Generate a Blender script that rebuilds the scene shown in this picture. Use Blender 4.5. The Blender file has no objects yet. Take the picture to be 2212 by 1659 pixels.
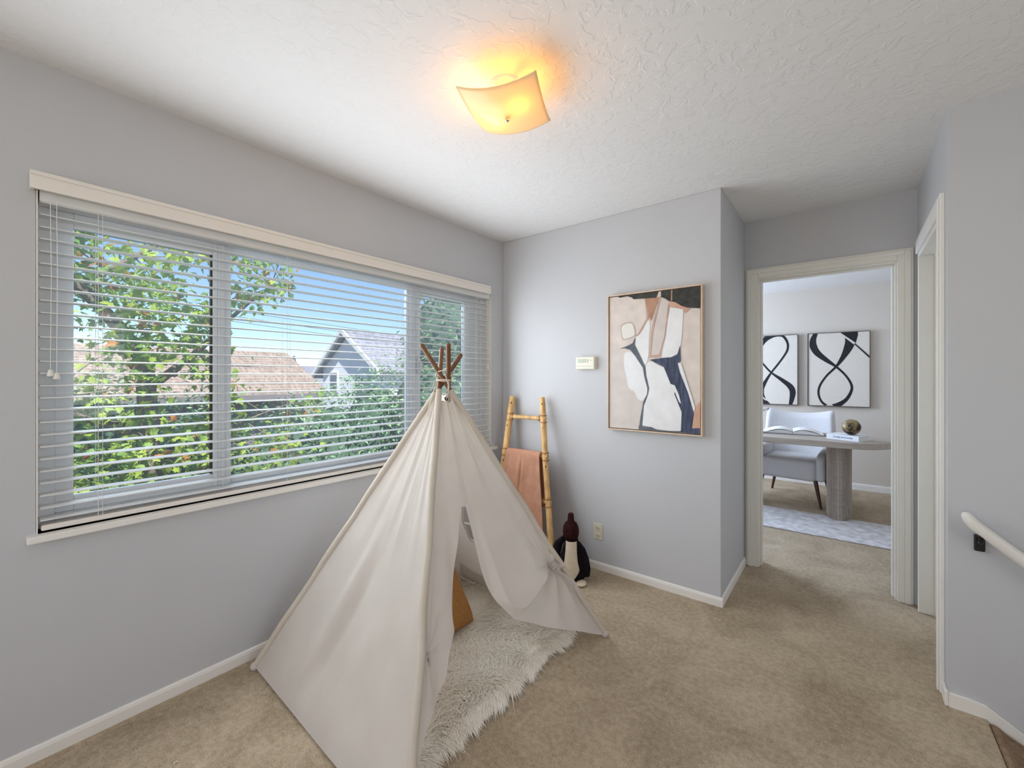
import bpy, bmesh, math, random
import numpy as np
from mathutils import Vector, Matrix

random.seed(7)
rng = np.random.default_rng(11)
S = bpy.context.scene
COL = S.collection
PI = math.pi

# ------------------------------------------------------------------ camera, world, sun, large lights, exposure
cam_data = bpy.data.cameras.new('camera')
cam_data.sensor_fit = 'HORIZONTAL'
cam_data.sensor_width = 36.0
cam_data.lens = 36.0 * 917.0 / 2212.0
cam_data.shift_y = -14.5 / 2212.0
cam_data.clip_start = 0.02
cam_data.clip_end = 400
cam = bpy.data.objects.new('camera', cam_data)
COL.objects.link(cam)
cam.location = (0, 0, 1.335)
cam.rotation_euler = (math.radians(90), 0, math.radians(38.25))
S.camera = cam

world = bpy.data.worlds.new('sky')
S.world = world
world.use_nodes = True
wn = world.node_tree.nodes
wl = world.node_tree.links
bg = wn['Background']
sky = wn.new('ShaderNodeTexSky')
sky.sky_type = 'NISHITA'
sky.sun_disc = False
sky.sun_elevation = math.radians(52)
sky.sun_rotation = math.radians(80)
sky.air_density = 0.85
sky.dust_density = 0.0
sky.ozone_density = 3.0
wl.new(sky.outputs[0], bg.inputs[0])
bg.inputs[1].default_value = 0.14

def light(name, kind, loc, energy, color, rot=(0, 0, 0), size=1.0, size_y=None, spread=None, radius=None):
    d = bpy.data.lights.new(name, kind)
    d.energy = energy
    d.color = color
    if kind == 'AREA':
        d.shape = 'RECTANGLE'
        d.size = size
        d.size_y = size_y or size
        if spread:
            d.spread = math.radians(spread)
    if radius is not None:
        if kind == 'SUN':
            d.angle = radius
        else:
            d.shadow_soft_size = radius
    o = bpy.data.objects.new(name, d)
    COL.objects.link(o)
    o.location = loc
    o.rotation_euler = rot
    return o

# sun from behind the house, over its roof, onto the trees
light('sun', 'SUN', (5, 0, 8), 7.0, (1.0, 0.94, 0.82), rot=(0.0, math.radians(36), math.radians(-25)), radius=0.01)
# daylight through the window with the blind, facing into the room (+x)
light('window_daylight', 'AREA', (-2.165, 1.33, 1.38), 26, (0.87, 0.93, 1.0), rot=(0, math.radians(-91), 0), size=1.1, size_y=2.3)
light('sky_daylight', 'AREA', (-3.7, 1.34, 2.6), 120, (0.78, 0.88, 1.0), rot=(0, math.radians(-52), 0), size=1.5, size_y=3.4)
# added fill lamp in an unseen opening behind the camera
light('added_rear_fill', 'AREA', (-0.6, -2.24, 1.45), 24, (1.0, 0.97, 0.93), rot=(math.radians(90), 0, 0), size=2.4, size_y=1.3)
# second added fill, from an unseen opening on the stair side
light('added_stair_fill', 'AREA', (2.64, 0.2, 1.5), 16, (1.0, 0.97, 0.94), rot=(0, math.radians(90), 0), size=1.3, size_y=2.0)
# daylight through the study window
light('study_window_daylight', 'AREA', (-2.98, 5.2, 1.55), 100, (0.62, 0.76, 1.0), rot=(0, math.radians(-90), math.radians(0)), size=1.25, size_y=1.7)

S.view_settings.view_transform = 'Standard'
S.view_settings.look = 'None'
S.view_settings.gamma = 1.0
S.view_settings.use_curve_mapping = False
S.view_settings.exposure = 0.30
try:
    S.cycles.max_bounces = 10
    S.cycles.diffuse_bounces = 6
    S.cycles.transparent_max_bounces = 24
    S.cycles.caustics_reflective = False
    S.cycles.caustics_refractive = False
    S.cycles.sample_clamp_indirect = 4.0
except Exception:
    pass

# ------------------------------------------------------------------ materials
def new_mat(name):
    m = bpy.data.materials.new(name)
    m.use_nodes = True
    nt = m.node_tree
    return m, nt, nt.nodes, nt.links, nt.nodes['Principled BSDF']

def mat(name, col, rough=0.6, var=0.05, scale=12.0, bump=0.0, bscale=60.0, metal=0.0, dist=0.004, stretch=None, spec=0.5, detail=4.0):
    """plain procedural material: colour broken up by noise, optional relief"""
    m, nt, N, L, p = new_mat(name)
    tc = N.new('ShaderNodeTexCoord')
    src = tc.outputs['Object']
    if stretch:
        mp = N.new('ShaderNodeMapping')
        mp.inputs['Scale'].default_value = stretch
        L.new(src, mp.inputs[0])
        src = mp.outputs[0]
    nz = N.new('ShaderNodeTexNoise')
    nz.inputs['Scale'].default_value = scale
    nz.inputs['Detail'].default_value = detail
    L.new(src, nz.inputs['Vector'])
    cr = N.new('ShaderNodeValToRGB')
    cr.color_ramp.elements[0].position = 0.3
    cr.color_ramp.elements[1].position = 0.7
    a = [max(0, c * (1 - var)) for c in col]
    b = [min(1, c * (1 + var)) for c in col]
    cr.color_ramp.elements[0].color = (*a, 1)
    cr.color_ramp.elements[1].color = (*b, 1)
    L.new(nz.outputs['Fac'], cr.inputs[0])
    L.new(cr.outputs[0], p.inputs['Base Color'])
    p.inputs['Roughness'].default_value = rough
    p.inputs['Metallic'].default_value = metal
    p.inputs['Specular IOR Level'].default_value = spec
    if bump:
        n2 = N.new('ShaderNodeTexNoise')
        n2.inputs['Scale'].default_value = bscale
        n2.inputs['Detail'].default_value = 3
        L.new(src, n2.inputs['Vector'])
        bp = N.new('ShaderNodeBump')
        bp.inputs['Strength'].default_value = bump
        bp.inputs['Distance'].default_value = dist
        L.new(n2.outputs['Fac'], bp.inputs['Height'])
        L.new(bp.outputs[0], p.inputs['Normal'])
    return m

def mat_carpet(name, c0, c1):
    m, nt, N, L, p = new_mat(name)
    tc = N.new('ShaderNodeTexCoord')
    big = N.new('ShaderNodeTexNoise'); big.inputs['Scale'].default_value = 2.6; big.inputs['Detail'].default_value = 6
    big.inputs['Roughness'].default_value = 0.62; big.inputs['Distortion'].default_value = 0.6
    fine = N.new('ShaderNodeTexNoise'); fine.inputs['Scale'].default_value = 190; fine.inputs['Detail'].default_value = 2
    mid = N.new('ShaderNodeTexNoise'); mid.inputs['Scale'].default_value = 45; mid.inputs['Detail'].default_value = 3
    for n in (big, fine, mid):
        L.new(tc.outputs['Object'], n.inputs['Vector'])
    a1 = N.new('ShaderNodeMath'); a1.operation = 'MULTIPLY_ADD'; a1.inputs[1].default_value = 0.55
    L.new(fine.outputs['Fac'], a1.inputs[0]); 
    a2 = N.new('ShaderNodeMath'); a2.operation = 'MULTIPLY_ADD'; a2.inputs[1].default_value = 0.45; a2.inputs[2].default_value = -0.12
    L.new(mid.outputs['Fac'], a2.inputs[0])
    L.new(a2.outputs[0], a1.inputs[2])
    a3 = N.new('ShaderNodeMath'); a3.operation = 'MULTIPLY_ADD'; a3.inputs[1].default_value = 0.75
    L.new(big.outputs['Fac'], a3.inputs[0]); L.new(a1.outputs[0], a3.inputs[2])
    cr = N.new('ShaderNodeValToRGB')
    cr.color_ramp.elements[0].position = 0.45; cr.color_ramp.elements[0].color = (*c0, 1)
    cr.color_ramp.elements[1].position = 1.02; cr.color_ramp.elements[1].color = (*c1, 1)
    L.new(a3.outputs[0], cr.inputs[0]); L.new(cr.outputs[0], p.inputs['Base Color'])
    p.inputs['Roughness'].default_value = 1.0
    p.inputs['Specular IOR Level'].default_value = 0.05
    bp = N.new('ShaderNodeBump'); bp.inputs['Strength'].default_value = 0.7; bp.inputs['Distance'].default_value = 0.008
    L.new(a1.outputs[0], bp.inputs['Height']); L.new(bp.outputs[0], p.inputs['Normal'])
    return m

def mat_ceiling():
    m, nt, N, L, p = new_mat('ceiling_plaster')
    tc = N.new('ShaderNodeTexCoord')
    n1 = N.new('ShaderNodeTexNoise'); n1.inputs['Scale'].default_value = 19; n1.inputs['Detail'].default_value = 5; n1.inputs['Distortion'].default_value = 0.8
    L.new(tc.outputs['Object'], n1.inputs['Vector'])
    cr = N.new('ShaderNodeValToRGB')           # trowelled islands with sharp rims
    cr.color_ramp.elements[0].position = 0.50; cr.color_ramp.elements[0].color = (0, 0, 0, 1)
    cr.color_ramp.elements[1].position = 0.56; cr.color_ramp.elements[1].color = (1, 1, 1, 1)
    L.new(n1.outputs['Fac'], cr.inputs[0])
    n2 = N.new('ShaderNodeTexNoise'); n2.inputs['Scale'].default_value = 55; n2.inputs['Detail'].default_value = 3
    L.new(tc.outputs['Object'], n2.inputs['Vector'])
    ad = N.new('ShaderNodeMath'); ad.operation = 'MULTIPLY_ADD'; ad.inputs[1].default_value = 0.35
    L.new(n2.outputs['Fac'], ad.inputs[0]); L.new(cr.outputs[0], ad.inputs[2])
    bp = N.new('ShaderNodeBump'); bp.inputs['Strength'].default_value = 0.27; bp.inputs['Distance'].default_value = 0.006
    L.new(ad.outputs[0], bp.inputs['Height']); L.new(bp.outputs[0], p.inputs['Normal'])
    p.inputs['Base Color'].default_value = (0.79, 0.78, 0.77, 1)
    p.inputs['Roughness'].default_value = 0.9
    p.inputs['Specular IOR Level'].default_value = 0.2
    return m

def mat_glass(name, tint=(0.96, 0.985, 1.0), haze=0.022):
    m, nt, N, L, p = new_mat(name)
    N.remove(p)
    tr = N.new('ShaderNodeBsdfTransparent'); tr.inputs[0].default_value = (*tint, 1)
    gl = N.new('ShaderNodeBsdfGlossy'); gl.inputs['Roughness'].default_value = 0.02
    fr = N.new('ShaderNodeFresnel'); fr.inputs[0].default_value = 1.35
    mx = N.new('ShaderNodeMixShader')
    L.new(fr.outputs[0], mx.inputs[0]); L.new(tr.outputs[0], mx.inputs[1]); L.new(gl.outputs[0], mx.inputs[2])
    hz = N.new('ShaderNodeBsdfTranslucent'); hz.inputs[0].default_value = (0.9, 0.94, 1.0, 1)
    mx2 = N.new('ShaderNodeMixShader'); mx2.inputs[0].default_value = haze  # pale glare over the panes, put into the glass as a translucent mix
    L.new(mx.outputs[0], mx2.inputs[1]); L.new(hz.outputs[0], mx2.inputs[2])
    L.new(mx2.outputs[0], N['Material Output'].inputs[0])
    return m

def mat_thin(name, col, col2, trans=0.35, scale=10.0, rough=0.8, bump=0.0, bscale=300, colt=None, pos=False):
    """cloth or leaf: diffuse mixed with translucency"""
    m, nt, N, L, p = new_mat(name)
    tc = N.new('ShaderNodeTexCoord')
    nz = N.new('ShaderNodeTexNoise'); nz.inputs['Scale'].default_value = scale; nz.inputs['Detail'].default_value = 3
    if pos:
        g = N.new('ShaderNodeNewGeometry'); L.new(g.outputs['Position'], nz.inputs['Vector'])
    else:
        L.new(tc.outputs['Object'], nz.inputs['Vector'])
    cr = N.new('ShaderNodeValToRGB')
    cr.color_ramp.elements[0].position = 0.32; cr.color_ramp.elements[0].color = (*col, 1)
    cr.color_ramp.elements[1].position = 0.68; cr.color_ramp.elements[1].color = (*col2, 1)
    L.new(nz.outputs['Fac'], cr.inputs[0])
    L.new(cr.outputs[0], p.inputs['Base Color'])
    p.inputs['Roughness'].default_value = rough
    p.inputs['Specular IOR Level'].default_value = 0.2
    tl = N.new('ShaderNodeBsdfTranslucent')
    if colt:
        tl.inputs[0].default_value = (*colt, 1)
    else:
        L.new(cr.outputs[0], tl.inputs[0])
    mx = N.new('ShaderNodeMixShader'); mx.inputs[0].default_value = trans
    L.new(p.outputs[0], mx.inputs[1]); L.new(tl.outputs[0], mx.inputs[2])
    L.new(mx.outputs[0], N['Material Output'].inputs[0])
    if bump:
        n2 = N.new('ShaderNodeTexNoise'); n2.inputs['Scale'].default_value = bscale
        L.new(tc.outputs['Object'], n2.inputs['Vector'])
        bp = N.new('ShaderNodeBump'); bp.inputs['Strength'].default_value = bump; bp.inputs['Distance'].default_value = 0.002
        L.new(n2.outputs['Fac'], bp.inputs['Height'])
        L.new(bp.outputs[0], p.inputs['Normal']); L.new(bp.outputs[0], tl.inputs['Normal'])
    return m

def mat_emit(name, col, strength):
    m, nt, N, L, p = new_mat(name)
    p.inputs['Base Color'].default_value = (*col, 1)
    p.inputs['Emission Color'].default_value = (*col, 1)
    p.inputs['Emission Strength'].default_value = strength
    return m

def mat_shingle(name, c0, c1, sx, sy):
    """far roof covering: colour varies tile by tile; the courses themselves are modelled"""
    m, nt, N, L, p = new_mat(name)
    tc = N.new('ShaderNodeTexCoord')
    br = N.new('ShaderNodeTexNoise'); br.inputs['Scale'].default_value = 3.0; br.inputs['Detail'].default_value = 5
    mp = N.new('ShaderNodeMapping'); mp.inputs['Scale'].default_value = (sx, sy, 1)
    L.new(tc.outputs['Object'], mp.inputs[0]); L.new(mp.outputs[0], br.inputs['Vector'])
    cr = N.new('ShaderNodeValToRGB')
    cr.color_ramp.elements[0].position = 0.35; cr.color_ramp.elements[0].color = (*c0, 1)
    cr.color_ramp.elements[1].position = 0.65; cr.color_ramp.elements[1].color = (*c1, 1)
    L.new(br.outputs['Fac'], cr.inputs[0]); L.new(cr.outputs[0], p.inputs['Base Color'])
    p.inputs['Roughness'].default_value = 0.9
    return m

M = {}
M['wall'] = mat('wall_paint', (0.538, 0.544, 0.562), 0.75, 0.012, 3, bump=0.10, bscale=110, dist=0.003, spec=0.3)
M['wall_study'] = mat('study_paint', (0.66, 0.60, 0.525), 0.8, 0.012, 3, bump=0.08, bscale=110, dist=0.003, spec=0.3)
M['ceiling'] = mat_ceiling()
M['trim'] = mat('trim_paint', (0.76, 0.74, 0.68), 0.45, 0.015, 5)
M['white_trim'] = mat('white_trim_paint', (0.80, 0.775, 0.73), 0.5, 0.02, 6)
M['valance'] = mat('valance_white', (0.80, 0.755, 0.70), 0.5, 0.03, 5, bump=0.06, bscale=25, stretch=(1, 0.15, 1))
M['vinyl'] = mat('white_vinyl', (0.76, 0.775, 0.80), 0.45, 0.02, 5)
M['slat'] = mat('blind_slat', (0.76, 0.77, 0.77), 0.45, 0.02, 5)
M['carpet'] = mat_carpet('carpet_pile', (0.235, 0.175, 0.108), (0.59, 0.49, 0.365))
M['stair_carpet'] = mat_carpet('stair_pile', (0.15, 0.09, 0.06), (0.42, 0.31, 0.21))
M['glass'] = mat_glass('window_glass')
M['canvas'] = mat_thin('canvas_cloth', (0.76, 0.715, 0.665), (0.81, 0.765, 0.715), 0.38, 6, 0.9, 0.25, 420)
M['sleeve'] = mat_thin('canvas_sleeve', (0.66, 0.585, 0.49), (0.72, 0.65, 0.56), 0.15, 8, 0.9, 0.25, 420)
M['pole'] = mat('pole_wood', (0.175, 0.070, 0.022), 0.5, 0.25, 18, bump=0.1, bscale=60, stretch=(6, 6, 0.6))
M['rope'] = mat('cotton_rope', (0.70, 0.62, 0.52), 0.9, 0.1, 60)
M['metal_dark'] = mat('dark_metal', (0.05, 0.05, 0.06), 0.35, 0.1, 20, metal=0.8)
M['fur'] = mat_thin('white_fur', (0.93, 0.875, 0.775), (0.97, 0.935, 0.86), 0.10, 5, 0.75, pos=True)
M['fur_base'] = mat('fur_backing', (0.88, 0.85, 0.78), 0.95, 0.06, 25, bump=0.6, bscale=80, dist=0.01)
M['ochre'] = mat('ochre_cloth', (0.40, 0.185, 0.05), 0.9, 0.12, 60, bump=0.25, bscale=300)
M['bamboo'] = mat('pale_log_wood', (0.60, 0.36, 0.14), 0.5, 0.28, 9, bump=0.15, bscale=20, stretch=(5, 5, 0.7))
M['knot'] = mat('wood_knot', (0.10, 0.035, 0.015), 0.6, 0.2, 60)
M['rattan'] = mat('rattan_strip', (0.36, 0.17, 0.065), 0.55, 0.2, 60)
M['blush'] = mat_thin('blush_throw', (0.44, 0.215, 0.135), (0.53, 0.28, 0.18), 0.06, 14, 0.9, 0.3, 250)
M['plush_black'] = mat('black_felt', (0.012, 0.009, 0.012), 0.95, 0.3, 60, bump=0.3, bscale=250, spec=0.08)
M['plush_maroon'] = mat('maroon_felt', (0.030, 0.008, 0.007), 0.85, 0.35, 40, bump=0.4, bscale=200, spec=0.12)
M['plush_cream'] = mat('cream_felt', (0.66, 0.55, 0.42), 0.95, 0.06, 30, bump=0.3, bscale=250)
M['almond'] = mat('almond_plastic', (0.66, 0.61, 0.48), 0.4, 0.03, 20)
M['thermo'] = mat('cream_plastic', (0.74, 0.72, 0.60), 0.4, 0.03, 20)
M['lcd'] = mat('grey_display', (0.44, 0.52, 0.45), 0.25, 0.05, 30)
M['slot'] = mat('dark_slot', (0.06, 0.05, 0.04), 0.7, 0.1, 30)
M['frame_oak'] = mat('pale_oak', (0.66, 0.50, 0.37), 0.5, 0.1, 12, stretch=(4, 4, 0.6))
M['frame_dark'] = mat('dark_wood', (0.055, 0.035, 0.026), 0.5, 0.2, 20)
M['black_metal'] = mat('black_metal', (0.006, 0.006, 0.007), 0.5, 0.1, 20)
M['rail'] = mat('painted_rail', (0.76, 0.73, 0.68), 0.4, 0.03, 9)
M['canvas_white'] = mat('art_canvas', (0.72, 0.665, 0.585), 0.85, 0.03, 60, bump=0.1, bscale=400)
M['ink'] = mat('black_ink', (0.008, 0.008, 0.012), 0.75, 0.3, 30)
M['boucle'] = mat('boucle_cloth', (0.66, 0.65, 0.655), 0.95, 0.06, 90, bump=0.6, bscale=160, dist=0.006)
M['dark_leg'] = mat('walnut_leg', (0.075, 0.028, 0.016), 0.4, 0.2, 20)
M['desk'] = mat('washed_oak', (0.44, 0.385, 0.325), 0.6, 0.14, 8, bump=0.1, bscale=40, stretch=(0.6, 6, 6))
M['paper'] = mat('book_paper', (0.80, 0.79, 0.77), 0.8, 0.03, 30)
M['cover_dark'] = mat('book_cover_dark', (0.03, 0.03, 0.035), 0.5, 0.1, 30)
M['cover_white'] = mat('book_cover_white', (0.84, 0.86, 0.90), 0.5, 0.02, 30)
M['study_rug'] = mat('study_rug', (0.62, 0.60, 0.60), 1.0, 0.25, 16, bump=0.5, bscale=120, dist=0.006, detail=8)
M['plant_dark'] = mat('dark_leaf', (0.02, 0.03, 0.02), 0.6, 0.3, 30)
M['vase'] = mat('vase_ceramic', (0.75, 0.74, 0.72), 0.5, 0.04, 12)
M['nickel'] = mat('brushed_nickel', (0.55, 0.53, 0.50), 0.3, 0.05, 30, metal=0.9)
M['bark'] = mat('tree_bark', (0.20, 0.16, 0.135), 0.95, 0.35, 14, bump=0.5, bscale=30, dist=0.02)
M['ground'] = mat('ground_soil', (0.16, 0.15, 0.11), 1.0, 0.4, 0.8)
M['stucco'] = mat('pale_stucco', (0.78, 0.81, 0.90), 0.9, 0.03, 2)
M['brown_wall'] = mat('brown_siding', (0.20, 0.18, 0.20), 0.9, 0.1, 2)
M['roof_brown'] = mat_shingle('brown_shingle', (0.26, 0.20, 0.175), (0.44, 0.355, 0.31), 1.2, 5.0)
M['roof_grey'] = mat_shingle('grey_tile', (0.25, 0.25, 0.31), (0.38, 0.38, 0.45), 2.0, 2.0)
M['cypress'] = mat('cypress_green', (0.06, 0.09, 0.10), 0.95, 0.3, 5)
M['hill'] = mat('far_hill', (0.34, 0.34, 0.44), 1.0, 0.1, 0.05)
M['dark_pane'] = mat('far_pane', (0.12, 0.14, 0.19), 0.2, 0.1, 3)
LEAF = {
    'a': mat_thin('leaf_bright', (0.26, 0.40, 0.06), (0.50, 0.60, 0.12), 0.45, 2.5, 0.45, pos=True),
    'b': mat_thin('leaf_mid', (0.17, 0.32, 0.08), (0.32, 0.46, 0.14), 0.40, 2.5, 0.45, pos=True),
    'c': mat_thin('leaf_rust', (0.42, 0.15, 0.05), (0.55, 0.28, 0.10), 0.40, 2.5, 0.55, pos=True),
    'h': mat_thin('leaf_hedge', (0.17, 0.33, 0.20), (0.40, 0.58, 0.36), 0.30, 4.0, 0.35, pos=True),
}
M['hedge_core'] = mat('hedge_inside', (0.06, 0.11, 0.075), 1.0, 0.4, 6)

# ------------------------------------------------------------------ geometry helpers
class MB:
    def __init__(s):
        s.v = []; s.f = []; s.mi = []; s.sm = []
    def add(s, vs, fs, mi=0, smooth=False):
        o = len(s.v)
        s.v += [tuple(v) for v in vs]
        for f in fs:
            s.f.append([i + o for i in f]); s.mi.append(mi); s.sm.append(smooth)
        return s
    def box(s, x0, x1, y0, y1, z0, z1, mi=0):
        v = [(x0, y0, z0), (x1, y0, z0), (x1, y1, z0), (x0, y1, z0), (x0, y0, z1), (x1, y0, z1), (x1, y1, z1), (x0, y1, z1)]
        return s.add(v, [(3, 2, 1, 0), (4, 5, 6, 7), (0, 1, 5, 4), (1, 2, 6, 5), (2, 3, 7, 6), (3, 0, 4, 7)], mi)
    def tube(s, pts, rad, n=10, mi=0, cap=True, smooth=True):
        pts = [Vector(p) for p in pts]
        if not hasattr(rad, '__len__'):
            rad = [rad] * len(pts)
        vs = []; fs = []
        up = None
        for i, p in enumerate(pts):
            t = (pts[min(i + 1, len(pts) - 1)] - pts[max(i - 1, 0)])
            t = t.normalized() if t.length > 1e-9 else Vector((0, 0, 1))
            if up is None:
                up = Vector((0, 0, 1)) if abs(t.z) < 0.9 else Vector((1, 0, 0))
            a = t.cross(up); a.normalize()
            b = a.cross(t); b.normalize()
            up = b
            for k in range(n):
                an = 2 * PI * k / n
                vs.append(p + (a * math.cos(an) + b * math.sin(an)) * rad[i])
        for i in range(len(pts) - 1):
            for k in range(n):
                k2 = (k + 1) % n
                fs.append((i * n + k, i * n + k2, (i + 1) * n + k2, (i + 1) * n + k))
        s.add(vs, fs, mi, smooth)
        if cap:
            s.add(vs[:n], [tuple(range(n))[::-1]], mi)
            s.add(vs[-n:], [tuple(range(n))], mi)
        return s
    def lathe(s, prof, n=24, mi=0, centre=(0, 0, 0), sx=1.0, sy=1.0, smooth=True):
        vs = []; fs = []
        for r, z in prof:
            for k in range(n):
                a = 2 * PI * k / n
                vs.append((centre[0] + r * sx * math.cos(a), centre[1] + r * sy * math.sin(a), centre[2] + z))
        for i in range(len(prof) - 1):
            for k in range(n):
                k2 = (k + 1) % n
                fs.append((i * n + k, i * n + k2, (i + 1) * n + k2, (i + 1) * n + k))
        s.add(vs, fs, mi, smooth)
        s.add(vs[:n], [tuple(range(n))[::-1]], mi)
        s.add(vs[-n:], [tuple(range(n))], mi)
        return s
    def sphere(s, c, rx, ry=None, rz=None, n=18, mi=0):
        ry = ry or rx; rz = rz or rx
        prof = [(max(1e-4, math.sin(PI * i / 12)), -math.cos(PI * i / 12)) for i in range(13)]
        vs = []; fs = []
        for r, z in prof:
            for k in range(n):
                a = 2 * PI * k / n
                vs.append((c[0] + r * rx * math.cos(a), c[1] + r * ry * math.sin(a), c[2] + z * rz))
        for i in range(12):
            for k in range(n):
                k2 = (k + 1) % n
                fs.append((i * n + k, i * n + k2, (i + 1) * n + k2, (i + 1) * n + k))
        return s.add(vs, fs, mi, True)
    def prism(s, poly, axis, a0, a1, mi=0):
        """poly: 2-D outline; axis 'x' -> (y,z) outline, 'y' -> (x,z), 'z' -> (x,y)"""
        def P(u, v, w):
            return {'x': (w, u, v), 'y': (u, w, v), 'z': (u, v, w)}[axis]
        n = len(poly)
        vs = [P(u, v, a0) for u, v in poly] + [P(u, v, a1) for u, v in poly]
        fs = [tuple(range(n))[::-1], tuple(range(n, 2 * n))]
        for i in range(n):
            j = (i + 1) % n
            fs.append((i, j, n + j, n + i))
        return s.add(vs, fs, mi)
    def grid(s, P, mi=0, smooth=True, keep=None):
        """P: array (nu, nv, 3)"""
        nu, nv = P.shape[:2]
        vs = P.reshape(-1, 3).tolist()
        fs = []
        for i in range(nu - 1):
            for j in range(nv - 1):
                if keep is None or keep[i, j]:
                    fs.append((i * nv + j, (i + 1) * nv + j, (i + 1) * nv + j + 1, i * nv + j + 1))
        return s.add(vs, fs, mi, smooth)
    def xf(s, mtx):
        s.v = [tuple(mtx @ Vector(v)) for v in s.v]
        return s
    def build(s, name, mats, parent=None, bevel=0.0, seg=2, solid=0.0, sub=0, fix=True):
        me = bpy.data.meshes.new(name)
        me.from_pydata(s.v, [], s.f)
        if not isinstance(mats, (list, tuple)):
            mats = [mats]
        for m in mats:
            me.materials.append(m)
        me.polygons.foreach_set('material_index', s.mi)
        me.polygons.foreach_set('use_smooth', s.sm)
        me.update()
        if fix:
            bm = bmesh.new(); bm.from_mesh(me)
            bmesh.ops.recalc_face_normals(bm, faces=bm.faces)
            bm.to_mesh(me); bm.free()
        o = bpy.data.objects.new(name, me)
        COL.objects.link(o)
        if parent is not None:
            o.parent = parent
            o.matrix_parent_inverse = Matrix.Translation(-parent.location) if parent.rotation_euler.z == 0 else parent.matrix_basis.inverted()
        if bevel:
            b = o.modifiers.new('bevel', 'BEVEL'); b.width = bevel; b.segments = seg; b.limit_method = 'ANGLE'
            b.angle_limit = math.radians(40)
        if sub:
            u = o.modifiers.new('subdivision', 'SUBSURF'); u.levels = sub; u.render_levels = sub
        if solid:
            d = o.modifiers.new('solidify', 'SOLIDIFY'); d.thickness = solid; d.offset = 0
        return o

def tag(o, label=None, cat=None, group=None, kind=None):
    if label: o['label'] = label
    if cat: o['category'] = cat
    if group: o['group'] = group
    if kind: o['kind'] = kind
    return o

def thing(name, label, cat, loc, group=None):
    o = bpy.data.objects.new(name, None)
    COL.objects.link(o)
    o.location = loc
    o.empty_display_size = 0.1
    return tag(o, label, cat, group)

def struct(name, mb, m, bevel=0.0, parent=None, **k):
    o = mb.build(name, m, parent, bevel=bevel, **k)
    if parent is None:
        o['kind'] = 'structure'
    return o

def share(src, name, parent, mtx=None):
    """copy of a part sharing its mesh"""
    c = src.copy(); c.name = name
    COL.objects.link(c)
    c.parent = parent
    if mtx is not None:
        c.matrix_basis = mtx
    return c

def lerp(a, b, t):
    return a + (b - a) * t

def smooth(t):
    t = np.clip(t, 0, 1)
    return t * t * (3 - 2 * t)

def resample(pts, n):
    p = np.array(pts, float)
    d = np.r_[0, np.cumsum(np.linalg.norm(np.diff(p, axis=0), axis=1))]
    t = np.linspace(0, d[-1], n)
    return np.stack([np.interp(t, d, p[:, k]) for k in range(p.shape[1])], 1)

def curve_pts(pts, n=6, closed=True):
    """Catmull-Rom through pts"""
    P = [np.array(p, float) for p in pts]
    out = []
    m = len(P)
    rngi = range(m) if closed else range(m - 1)
    for i in rngi:
        if closed:
            a, b, c, d = P[i - 1], P[i], P[(i + 1) % m], P[(i + 2) % m]
        else:
            a, b, c, d = P[max(i - 1, 0)], P[i], P[i + 1], P[min(i + 2, m - 1)]
        for k in range(n):
            t = k / n
            out.append(0.5 * ((2 * b) + (-a + c) * t + (2 * a - 5 * b + 4 * c - d) * t * t + (-a + 3 * b - 3 * c + d) * t ** 3))
    if not closed:
        out.append(P[-1])
    return out

# ------------------------------------------------------------------ the setting
XL, YB, YD, XR, YF, ZC = -2.22, 2.694, 3.42, 0.325, 2.46, 2.44
fl = MB()
fl.box(-2.36, 0.43, -2.3, 2.46, -0.12, 0)
fl.box(0.43, 2.7, -2.3, 1.45, -0.12, 0)
fl.box(-2.36, 0.325, 2.46, 2.70, -0.12, 0)
fl.box(-0.60, 0.325, 2.70, 3.42, -0.12, 0)
fl.box(0.325, 0.62, 2.56, 3.42, -0.12, 0)
fl.box(-3.1, 1.42, 3.42, 6.62, -0.12, 0)
struct('floor', fl, M['carpet'])
struct('ceiling', MB().box(-2.75, 2.8, -2.5, 6.75, ZC, ZC + 0.14), M['ceiling'])

WY0, WY1, WZ0, WZ1 = 0.135, 2.548, 0.787, 2.0
wl_ = MB()
wl_.box(-2.36, XL, -2.3, WY0, -0.1, ZC)
wl_.box(-2.36, XL, WY1, 2.80, -0.1, ZC)
wl_.box(-2.36, XL, WY0, WY1, -0.1, WZ0)
wl_.box(-2.36, XL, WY0, WY1, WZ1, ZC)
struct('wall_left', wl_, M['wall'])
struct('wall_back', MB().box(XL, -0.575, YB, YD, -0.1, ZC), M['wall'], bevel=0.004)
DX0, DX1, DZ = -0.50, 0.245, 2.04
wd = MB()
wd.box(-3.1, DX0, YD, 3.54, 0, ZC); wd.box(DX1, 1.42, YD, 3.54, 0, ZC); wd.box(DX0, DX1, YD, 3.54, DZ, ZC)
struct('wall_door', wd, M['wall'])
wr = MB()
wr.box(XR, 2.7, YF, 2.56, -1.7, ZC)
struct('wall_right', wr, M['wall'])
ws = MB()
ws.box(XR, 0.445, 2.56, 2.585, 0, ZC); ws.box(XR, 0.445, 3.355, YD, 0, ZC); ws.box(XR, 0.445, 2.585, 3.355, 2.045, ZC)
struct('wall_side', ws, M['wall'])
rw = MB()
rw.box(-2.36, -1.85, -2.3, -2.2, 0, ZC); rw.box(0.65, 2.7, -2.3, -2.2, 0, ZC)
rw.box(-1.85, 0.65, -2.3, -2.2, 0, 0.78); rw.box(-1.85, 0.65, -2.3, -2.2, 2.12, ZC)
struct('wall_rear', rw, M['wall'])
st_ = MB()
st_.box(2.6, 2.7, -2.2, -0.85, 0, ZC); st_.box(2.6, 2.7, 1.25, 2.46, -1.7, ZC)
st_.box(2.6, 2.7, -0.85, 1.25, 0, 0.82); st_.box(2.6, 2.7, -0.85, 1.25, 2.18, ZC)
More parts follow.
